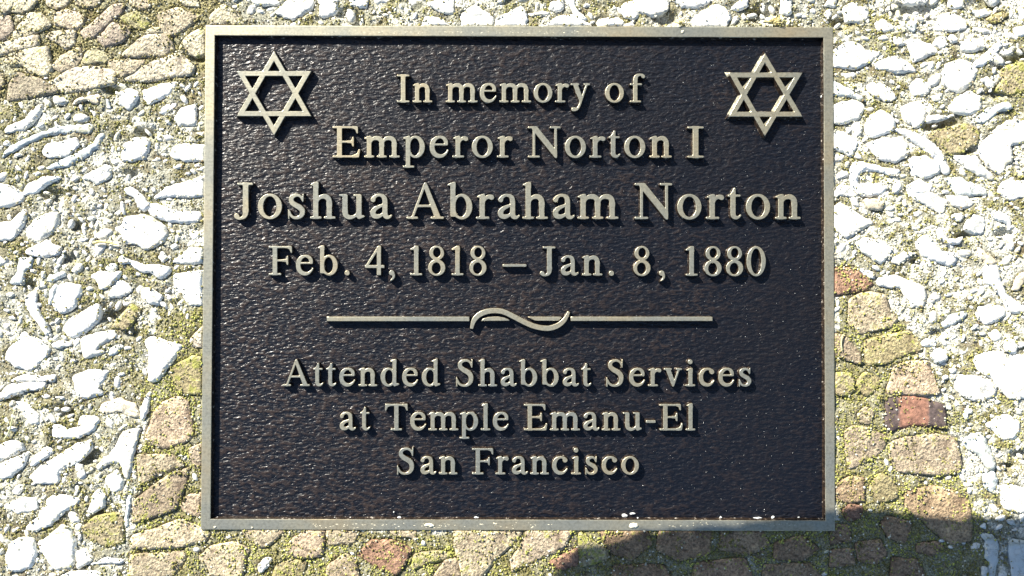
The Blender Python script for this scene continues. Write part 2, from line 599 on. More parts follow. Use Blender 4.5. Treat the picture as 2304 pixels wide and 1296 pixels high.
def glyphs():
    G = {}
    G['I'] = 333, un(V(166, 0, 662, 100), sb(18, 315), stp(18, 315, 662))
    etop = PG((440, 662), (548, 662), (552, 512), (528, 512), (500, 590), (440, 626))
    emid = PG((438, 232), (462, 232), (462, 440), (438, 440), (412, 362), (330, 352), (330, 316), (412, 306))
    G['E'] = 611, un(V(157, 0, 662, 100), B(12, 520, 626, 662), B(12, 520, 0, 38), B(150, 430, 316, 352), etop,
                     PG((440, 0), (572, 0), (600, 172), (572, 172), (530, 80), (440, 38)), emid, k=22)
    G['F'] = 556, un(V(157, 0, 662, 100), B(12, 520, 626, 662), sb(12, 300), B(150, 430, 316, 352), etop, emid, k=22)
    tl = PG((17, 500), (42, 500), (80, 590), (150, 626), (150, 662), (28, 662))
    tr = PG((593, 500), (568, 500), (530, 590), (460, 626), (460, 662), (582, 662))
    G['T'] = 611, un(V(305, 0, 662, 100), B(28, 582, 624, 662), sb(165, 445), tl, tr, k=22)
    G['N'] = 722, un(V(138, 0, 640, 46), sb(12, 262), stp(12, 200, 662), PG((80, 662), (200, 662), (628, 128), (628, -11), (596, -11), (110, 592)),
                     V(604, 20, 662, 46), stp(482, 707, 662), k=16)
    G['J'] = 389, un(V(235, 130, 662, 100), stp(83, 370, 662), C((235, 170, 50), (230, 85, 46), (200, 28, 32), (145, 2, 22), (98, 10, 30), (66, 46, 46)), k=24)
    G['A'] = 722, un(L((352, 640, 20), (120, 18, 20)), PG((330, 610), (352, 674), (380, 674), (655, 10), (540, 10)), B(190, 500, 218, 258), sb(15, 222), sb(462, 706), k=20)
    G['S'] = 556, un(C((438, 520, 14), (412, 595, 22), (345, 646, 24), (265, 652, 26), (185, 622, 36), (145, 555, 46), (165, 478, 52), (235, 415, 56), (325, 365, 58),
                       (400, 300, 58), (428, 215, 54), (415, 115, 46), (360, 42, 34), (280, 10, 24), (190, 20, 24), (118, 72, 24), (78, 160, 16)),
                     L((455, 672, 12), (447, 480, 12)), L((62, 206, 12), (66, -8, 12)), k=10)
    G['n'] = 500, un(V(120, 0, 440), sb(16, 226), flag(120, 460), V(372, 0, 300), sb(272, 485), arch(120, 252), k=24)
    G['m'] = 778, un(V(120, 0, 440), sb(16, 226), flag(120, 460), V(390, 0, 300), sb(290, 494), V(660, 0, 300), sb(558, 775), arch(120, 270), arch(390, 270), k=24)
    G['h'] = 500, un(V(120, 0, 665), sb(16, 226), flag(120, 683), V(372, 0, 300), sb(272, 485), arch(120, 252), k=24)
    ringR = keep(cut(E_(280, 225, 192, 236), E_(262, 225, 108, 190)), 115 - X)
    G['b'] = 500, un(V(115, 40, 665, 88), flag(115, 683), ringR, k=14)
    G['p'] = 500, un(V(115, -217, 420, 88), flag(115, 460), sb(5, 247, -217), ringR, k=14)
    ringL = keep(cut(E_(220, 225, 195, 236), E_(238, 225, 108, 190)), X - 380)
    G['d'] = 500, un(V(375, 20, 665, 88), flag(375, 683), ringL, PG((360, 0), (375, -10), (491, 34), (491, 60), (420, 66), (360, 90)), k=14)
    G['u'] = 500, un(V(118, 110, 440), B(9, 150, 418, 450), C((118, 140, 46), (130, 68, 46), (182, 26, 38), (240, 24, 32), (300, 48, 24), (345, 95, 20)),
                     V(378, 20, 440), B(275, 410, 418, 450), PG((350, 0), (380, -9), (479, 32), (479, 58), (420, 62), (350, 90)), k=20)
    G['a'] = 444, un(C((312, 90, 44), (314, 200, 44), (312, 330, 44), (292, 398, 40), (232, 434, 26), (165, 430, 24), (112, 392, 32), (92, 352, 44)),
                     C((300, 262, 20), (225, 232, 26), (140, 190, 36), (90, 125, 46), (104, 60, 46), (165, 38, 40), (235, 58, 28), (300, 105, 18)),
                     C((312, 110, 44), (326, 45, 42), (368, 24, 32), (412, 38, 18), (436, 62, 12)), k=12)
    G['e'] = 444, un(C((372, 296, 36), (360, 360, 40), (310, 418, 32), (232, 436, 24), (150, 406, 36), (90, 330, 46), (72, 228, 48), (90, 130, 50), (150, 54, 46), (232, 26, 38),
                       (310, 42, 28), (370, 90, 18), (410, 152, 12)), B(80, 406, 258, 292), k=8)
    G['c'] = 444, un(C((352, 362, 46), (312, 418, 30), (235, 436, 24), (150, 405, 36), (88, 325, 46), (72, 228, 48), (90, 130, 50), (150, 54, 46), (235, 28, 38),
                       (310, 44, 26), (365, 88, 18), (405, 142, 12)), L((352, 362, 46), (356, 366, 46)))
    G['o'] = 500, cut(E_(250, 225, 222, 236), E_(250, 225, 126, 192))
    G['r'] = 333, un(V(120, 0, 440), sb(5, 250), flag(120, 460), C((148, 320, 18), (190, 385, 28), (245, 410, 36), (292, 398, 46)), k=20)
    G['f'] = 333, un(V(150, 0, 540), sb(20, 284), B(20, 309, 416, 450), C((150, 520, 46), (160, 600, 44), (200, 648, 34), (258, 664, 24), (310, 655, 28), (342, 622, 40)), k=16)
    G['i'] = 278, np.minimum(un(V(140, 0, 440), sb(16, 257), flag(140, 460), k=24), E_(132, 620, 56, 56))
    G['l'] = 278, un(V(140, 0, 665), sb(19, 257), flag(140, 683), k=24)
    G['s'] = 389, un(C((306, 345, 14), (284, 400, 22), (228, 434, 24), (162, 428, 30), (110, 392, 40), (100, 338, 42), (128, 284, 44), (194, 242, 46), (262, 202, 48),
                       (306, 148, 46), (300, 82, 40), (258, 32, 30), (196, 12, 24), (130, 26, 22), (86, 74, 20), (64, 140, 14)),
                     L((322, 452, 11), (314, 320, 11)), L((52, 158, 11), (56, -6, 11)), k=8)
    G['t'] = 278, un(C((120, 440, 44), (120, 120, 44), (132, 50, 42), (178, 22, 30), (226, 36, 18), (262, 70, 12)), PG((20, 418), (60, 452), (104, 510), (134, 579), (164, 579), (164, 418)),
                     B(24, 256, 416, 450), k=10)
    G['v'] = 500, un(PG((62, 450), (172, 450), (285, 130), (262, -14), (238, -14)), L((402, 436, 18), (258, 20, 18)), stp(19, 215, 450), stp(330, 477, 450), k=18)
    G['y'] = 500, un(PG((62, 450), (172, 450), (290, 130), (262, -10), (235, 0)), C((404, 436, 18), (262, 30, 20), (215, -95, 22), (170, -160, 26), (120, -178, 34), (78, -172, 46)),
                     stp(14, 215, 450), stp(335, 475, 450), k=16)
    G['0'] = 500, cut(E_(250, 331, 218, 345), E_(250, 331, 126, 302))
    G['1'] = 500, un(V(255, 0, 640, 94), sb(122, 390), PG((118, 582), (118, 602), (235, 676), (302, 676), (302, 560), (200, 590)), k=22)
    G['4'] = 500, un(V(342, 0, 660, 88), L((330, 640, 24), (52, 200, 24)), B(24, 466, 166, 226), PG((290, 560), (330, 676), (386, 676), (386, 560)), k=8)
    G['8'] = 500, un(cut(E_(250, 512, 168, 164), E_(256, 524, 92, 118)), cut(E_(250, 172, 195, 186), E_(242, 160, 108, 138)), k=20)
    G['.'] = 250, E_(125, 45, 56, 56)
    G[','] = 250, un(E_(120, 50, 58, 56), C((150, 40, 30), (168, -20, 26), (150, -80, 18), (95, -128, 10)), k=10)
    G['-'] = 333, B(44, 285, 192, 250)
    G['–'] = 500, B(0, 500, 200, 250)
    return G


def contour(D, lev):
    """marching squares -> closed loops in glyph units"""
    D = D - lev
    segs = {}
    H, W_ = D.shape
    ins = D < 0
    act = np.argwhere((ins[:-1, :-1].astype(int) + ins[1:, :-1] + ins[:-1, 1:] + ins[1:, 1:]) % 4 != 0)

    def pt(a, b_):
        (j0, i0), (j1, i1) = a, b_
        t = D[j0, i0] / (D[j0, i0] - D[j1, i1])
        return (XS[i0] + (XS[i1] - XS[i0]) * t, YS[j0] + (YS[j1] - YS[j0]) * t)
    nxt = {}
    pos = {}
    for j, i in act:
        c = [(j, i), (j, i + 1), (j + 1, i + 1), (j + 1, i)]       # ccw
        s = [ins[a] for a in c]
        out_, in_ = [], []
        for k in range(4):
            a, b_ = c[k], c[(k + 1) % 4]
            if s[k] != s[(k + 1) % 4]:
                key = (a, b_) if a < b_ else (b_, a)
                pos[key] = pt(*key)
                (out_ if s[k] else in_).append((k, key))
        # walking ccw round the cell: leaving inside at 'out_', entering at 'in_' ; edge goes out_ -> in_ keeps inside on the left
        if len(out_) == 1:
            nxt[out_[0][1]] = in_[0][1]
        else:
            for (k, key) in out_:
                best = min(in_, key=lambda q: (k - q[0]) % 4)
                nxt[key] = best[1]
    loops = []
    seen = set()
    for k0 in list(nxt):
        if k0 in seen: continue
        loop = []
        k = k0
        while k not in seen and k in nxt:
            seen.add(k)
            loop.append(pos[k])
            k = nxt[k]
        if len(loop) > 8: loops.append(loop)
    return loops


def resample(loop, step):
    p = np.array(loop + [loop[0]])
    d = np.hypot(*(p[1:] - p[:-1]).T)
    s = np.concatenate([[0], np.cumsum(d)])
    n = max(10, int(s[-1] / step))
    t = np.linspace(0, s[-1], n, endpoint=False)
    return list(zip(np.interp(t, s, p[:, 0]), np.interp(t, s, p[:, 1])))


GL = {}
for ch, (wd, D) in glyphs().items():
    for _ in range(2):                               # soften corners the way a casting does
        D = (np.roll(D, 1, 0) + np.roll(D, -1, 0) + 2 * D) / 4
        D = (np.roll(D, 1, 1) + np.roll(D, -1, 1) + 2 * D) / 4
    loops = [resample(l, 11.0) for l in contour(D, -3.5)]
    big = max(loops, key=lambda l: abs(area(l)))
    if area(big) < 0: loops = [l[::-1] for l in loops]
    GL[ch] = wd, loops, min(x for l in loops for x, y in l), max(x for l in loops for x, y in l)


# word, left px, right px, baseline px, em px
WORDS = [('In', 893.8, 972, 229.8, 93), ('memory', 1004, 1327, 229.8, 93), ('of', 1362.6, 1451, 229.8, 93),
         ('Emperor', 749, 1153, 354, 105), ('Norton', 1188.8, 1511, 354.2, 105), ('I', 1548, 1583, 354.4, 105),
         ('Joshua', 527, 881.6, 491.8, 121), ('Abraham', 915.6, 1391, 492.2, 121), ('Norton', 1429, 1801, 492.6, 121),
         ('Feb.', 604.8, 786, 618.6, 97), ('4,', 822, 888, 618.8, 97), ('1818', 924, 1094, 619, 97), ('–', 1131.6, 1184, 619.2, 97),
         ('Jan.', 1216, 1381, 619.4, 97), ('8,', 1426, 1496, 619.6, 97), ('1880', 1544, 1722.5, 620, 97),
         ('Attended', 636.4, 990, 868.6, 88), ('Shabbat', 1027, 1330, 868.8, 88), ('Services', 1365, 1690, 868.8, 88),
         ('at', 765, 832, 967.8, 88), ('Temple', 867, 1144, 968, 88), ('Emanu-El', 1180, 1564, 968.2, 88),
         ('San', 894, 1028.5, 1067, 87), ('Francisco', 1063, 1437, 1067.2, 87)]
LINE_OF = {229: 'first', 354: 'second'}
for word, x0, x1, yb, em in WORDS:
    k = em / 1000.0
    natural = sum(GL[c][0] for c in word[:-1]) - GL[word[0]][2] + GL[word[-1]][3]
    if len(word) > 1:
        track = ((x1 - x0) / k - natural) / (len(word) - 1)
        sx = 1.0
    else:
        track = 0
        sx = (x1 - x0) / k / (GL[word][3] - GL[word][2])
    pen = -GL[word[0]][2] * sx
    for ch in word:
        wd, loops, _, _ = GL[ch]
        cs = []
        for l in loops:
            cs.append([at(x0 + (pen + x * sx) * k, yb - y * k, 0) for x, y in l])
        o = pl('letter' if ch.isalpha() else ('numeral' if ch.isdigit() else 'punctuation_mark'), raised('letter', cs), None)
        if len(word) > 1:
            o['label'] = 'raised %s %s in the inscribed word %s' % ('numeral' if ch.isdigit() else 'letter' if ch.isalpha() else 'mark', ch, word)
        else:
            o['label'] = 'raised dash between the two dates' if ch == '–' else 'raised single capital letter I'
        pen += wd * sx + track


# six pointed stars: outline with seven openings
def star(cx0, top, bot, lx, rx, ty, by, w, bare=None, draft=0.85):
    """outer tips: top/bottom points, left/right x, upper bar y, lower bar y, bar width (px)"""
    cx = cx0
    def poly(pts): return [at(x, y, 0) for x, y in pts]
    up = [(cx, top), (lx, by), (rx, by)]
    dn = [(cx, bot), (lx, ty), (rx, ty)]

    def inset(tri, d):
        c = Vector((sum(p[0] for p in tri) / 3, sum(p[1] for p in tri) / 3))
        lines = []
        for i in range(3):
            a, b_ = Vector(tri[i]), Vector(tri[(i + 1) % 3])
            e = (b_ - a).normalized(); n_ = Vector((-e.y, e.x))
            if (c - a).dot(n_) < 0: n_ = -n_
            lines.append((a + n_ * d, e))
        out = []
        for i in range(3):
            (p, e), (q, g) = lines[i - 1], lines[i]
            den = e.x * g.y - e.y * g.x
            t = ((q.x - p.x) * g.y - (q.y - p.y) * g.x) / den
            out.append(p + e * t)
        return out

    def X_(a, b_, c, d):
        a, b_, c, d = map(Vector, (a, b_, c, d))
        e, g = b_ - a, d - c
        den = e.x * g.y - e.y * g.x
        t = ((c.x - a.x) * g.y - (c.y - a.y) * g.x) / den
        return a + e * t
    uT, uL, uR = [Vector(p) for p in up]
    dB, dL, dR = [Vector(p) for p in dn]
    outer = [uT, X_(uT, uL, dL, dR), dL, X_(uT, uL, dL, dB), uL, X_(uL, uR, dL, dB), dB, X_(uL, uR, dR, dB), uR, X_(uT, uR, dR, dB), dR, X_(uT, uR, dL, dR)]
    iu, idn = inset(up, w), inset(dn, w)
    iT, iL, iR = iu
    jB, jL, jR = idn
    # small openings lie inside one inner triangle and outside the other outer triangle
    holes = []
    holes.append([iT, X_(iT, iL, dL, dR), X_(iT, iR, dL, dR)])
    holes.append([iL, X_(iL, iT, dL, dB), X_(iL, iR, dL, dB)])
    holes.append([iR, X_(iR, iL, dR, dB), X_(iR, iT, dR, dB)])
    holes.append([jB, X_(jB, jL, uL, uR), X_(jB, jR, uL, uR)])
    holes.append([jL, X_(jL, jR, uT, uL), X_(jL, jB, uT, uL)])
    holes.append([jR, X_(jR, jB, uT, uR), X_(jR, jL, uT, uR)])
    holes.append([X_(iT, iL, jL, jR), X_(iT, iL, jL, jB), X_(iL, iR, jL, jB), X_(iL, iR, jR, jB), X_(iT, iR, jR, jB), X_(iT, iR, jL, jR)])

    def dens(p, step=5.0):
        out = []
        for i in range(len(p)):
            a, b_ = Vector(p[i]), Vector(p[(i + 1) % len(p)])
            n = max(1, int((b_ - a).length / step))
            for k_ in range(n): out.append(tuple(a + (b_ - a) * (k_ / n)))
        return out
    cs = []
    for i, c in enumerate([outer] + holes):
        q = poly(dens(c))
        a = area(q)
        if (i == 0) != (a > 0): q = q[::-1]
        cs.append(q)
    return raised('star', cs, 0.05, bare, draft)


o = pl('star', star(616.5, 116, 303, 533.5, 699, 160.5, 260.5, 9.6), None); o['label'] = 'raised six pointed star in the upper left corner'
o = pl('star', star(1721.5, 120.5, 304.5, 1641, 1804.5, 164, 261.5, 9.2, Vector((-0.87, 0.5)), 1.5), None); o['label'] = 'raised six pointed star in the upper right corner'  # sunward walls carry a painted glint


def bar(x0, x1, y0, y1, n=60):
    p = [(x0 + (x1 - x0) * i / n, y0) for i in range(n + 1)] + [(x1, (y0 + y1) / 2)] + [(x1 - (x1 - x0) * i / n, y1) for i in range(n + 1)] + [(x0, (y0 + y1) / 2)]
    q = [at(*a) for a in p]
    return q if area(q) > 0 else q[::-1]


o = pl('divider_bar', raised('divider_bar', [bar(736, 1055, 713.5, 722)]), None); o['label'] = 'long raised bar left of the wave'
o = pl('divider_bar', raised('divider_bar', [bar(1285, 1602.5, 713.5, 721.5)]), None); o['label'] = 'long raised bar right of the wave'
seg = [(1084, 721.5), (1087, 717.5), (1100, 714), (1120, 713), (1136, 716), (1147, 721)]
q = [at(*a) for a in resample(seg, 4)]
o = pl('divider_bar', raised('divider_bar', [q if area(q) > 0 else q[::-1]]), None); o['label'] = 'short raised bar under the crest of the wave'
q = [at(*a) for a in resample([(1189, 713.5), (1264, 713.5), (1256, 721), (1205, 721)], 4)]
o = pl('divider_bar', raised('divider_bar', [q if area(q) > 0 else q[::-1]]), None); o['label'] = 'short raised bar over the trough of the wave'
cp = smooth_path([(1061, 739, 2.5), (1067, 720, 4.6), (1082, 706, 5.0), (1105, 699.5, 5.0), (1130, 701, 5.0), (1155, 712, 5.0), (1180, 725, 5.0), (1205, 735, 5.0), (1232, 739, 5.0),
                  (1254, 733, 5.0), (1270, 720, 4.2), (1280, 702, 2.2)], 5)
lft, rgt = [], []
for i in range(len(cp)):
    a, b_ = cp[max(i - 1, 0)], cp[min(i + 1, len(cp) - 1)]
    t = Vector((b_[0] - a[0], b_[1] - a[1])).normalized()
    lft.append((cp[i][0] - t.y * cp[i][2], cp[i][1] + t.x * cp[i][2])); rgt.append((cp[i][0] + t.y * cp[i][2], cp[i][1] - t.x * cp[i][2]))
q = [at(*a) for a in lft + rgt[::-1]]
o = pl('wave_ornament', raised('wave_ornament', [q if area(q) > 0 else q[::-1]]), None)
o['label'] = 'raised wave stroke at the centre of the dividing line'

# ------------------------------------------------------------------ mosaic: outlines read off the photograph
# region: (x origin, y origin, scale)
REG = {'1': (0, 0, 2.946), '2': (0, 420, 2.946), '3': (0, 860, 2.973), '4': (1850, 0, 2.945), '5': (1850, 420, 2.945), '6': (1850, 860, 2.974),
       '7': (280, 1140, 2.88), '8': (1050, 1140, 2.71), '9': (1850, 560, 2.945), 'T': (460, 0, 3.2), 'Q': (1160, 0, 3.2)}
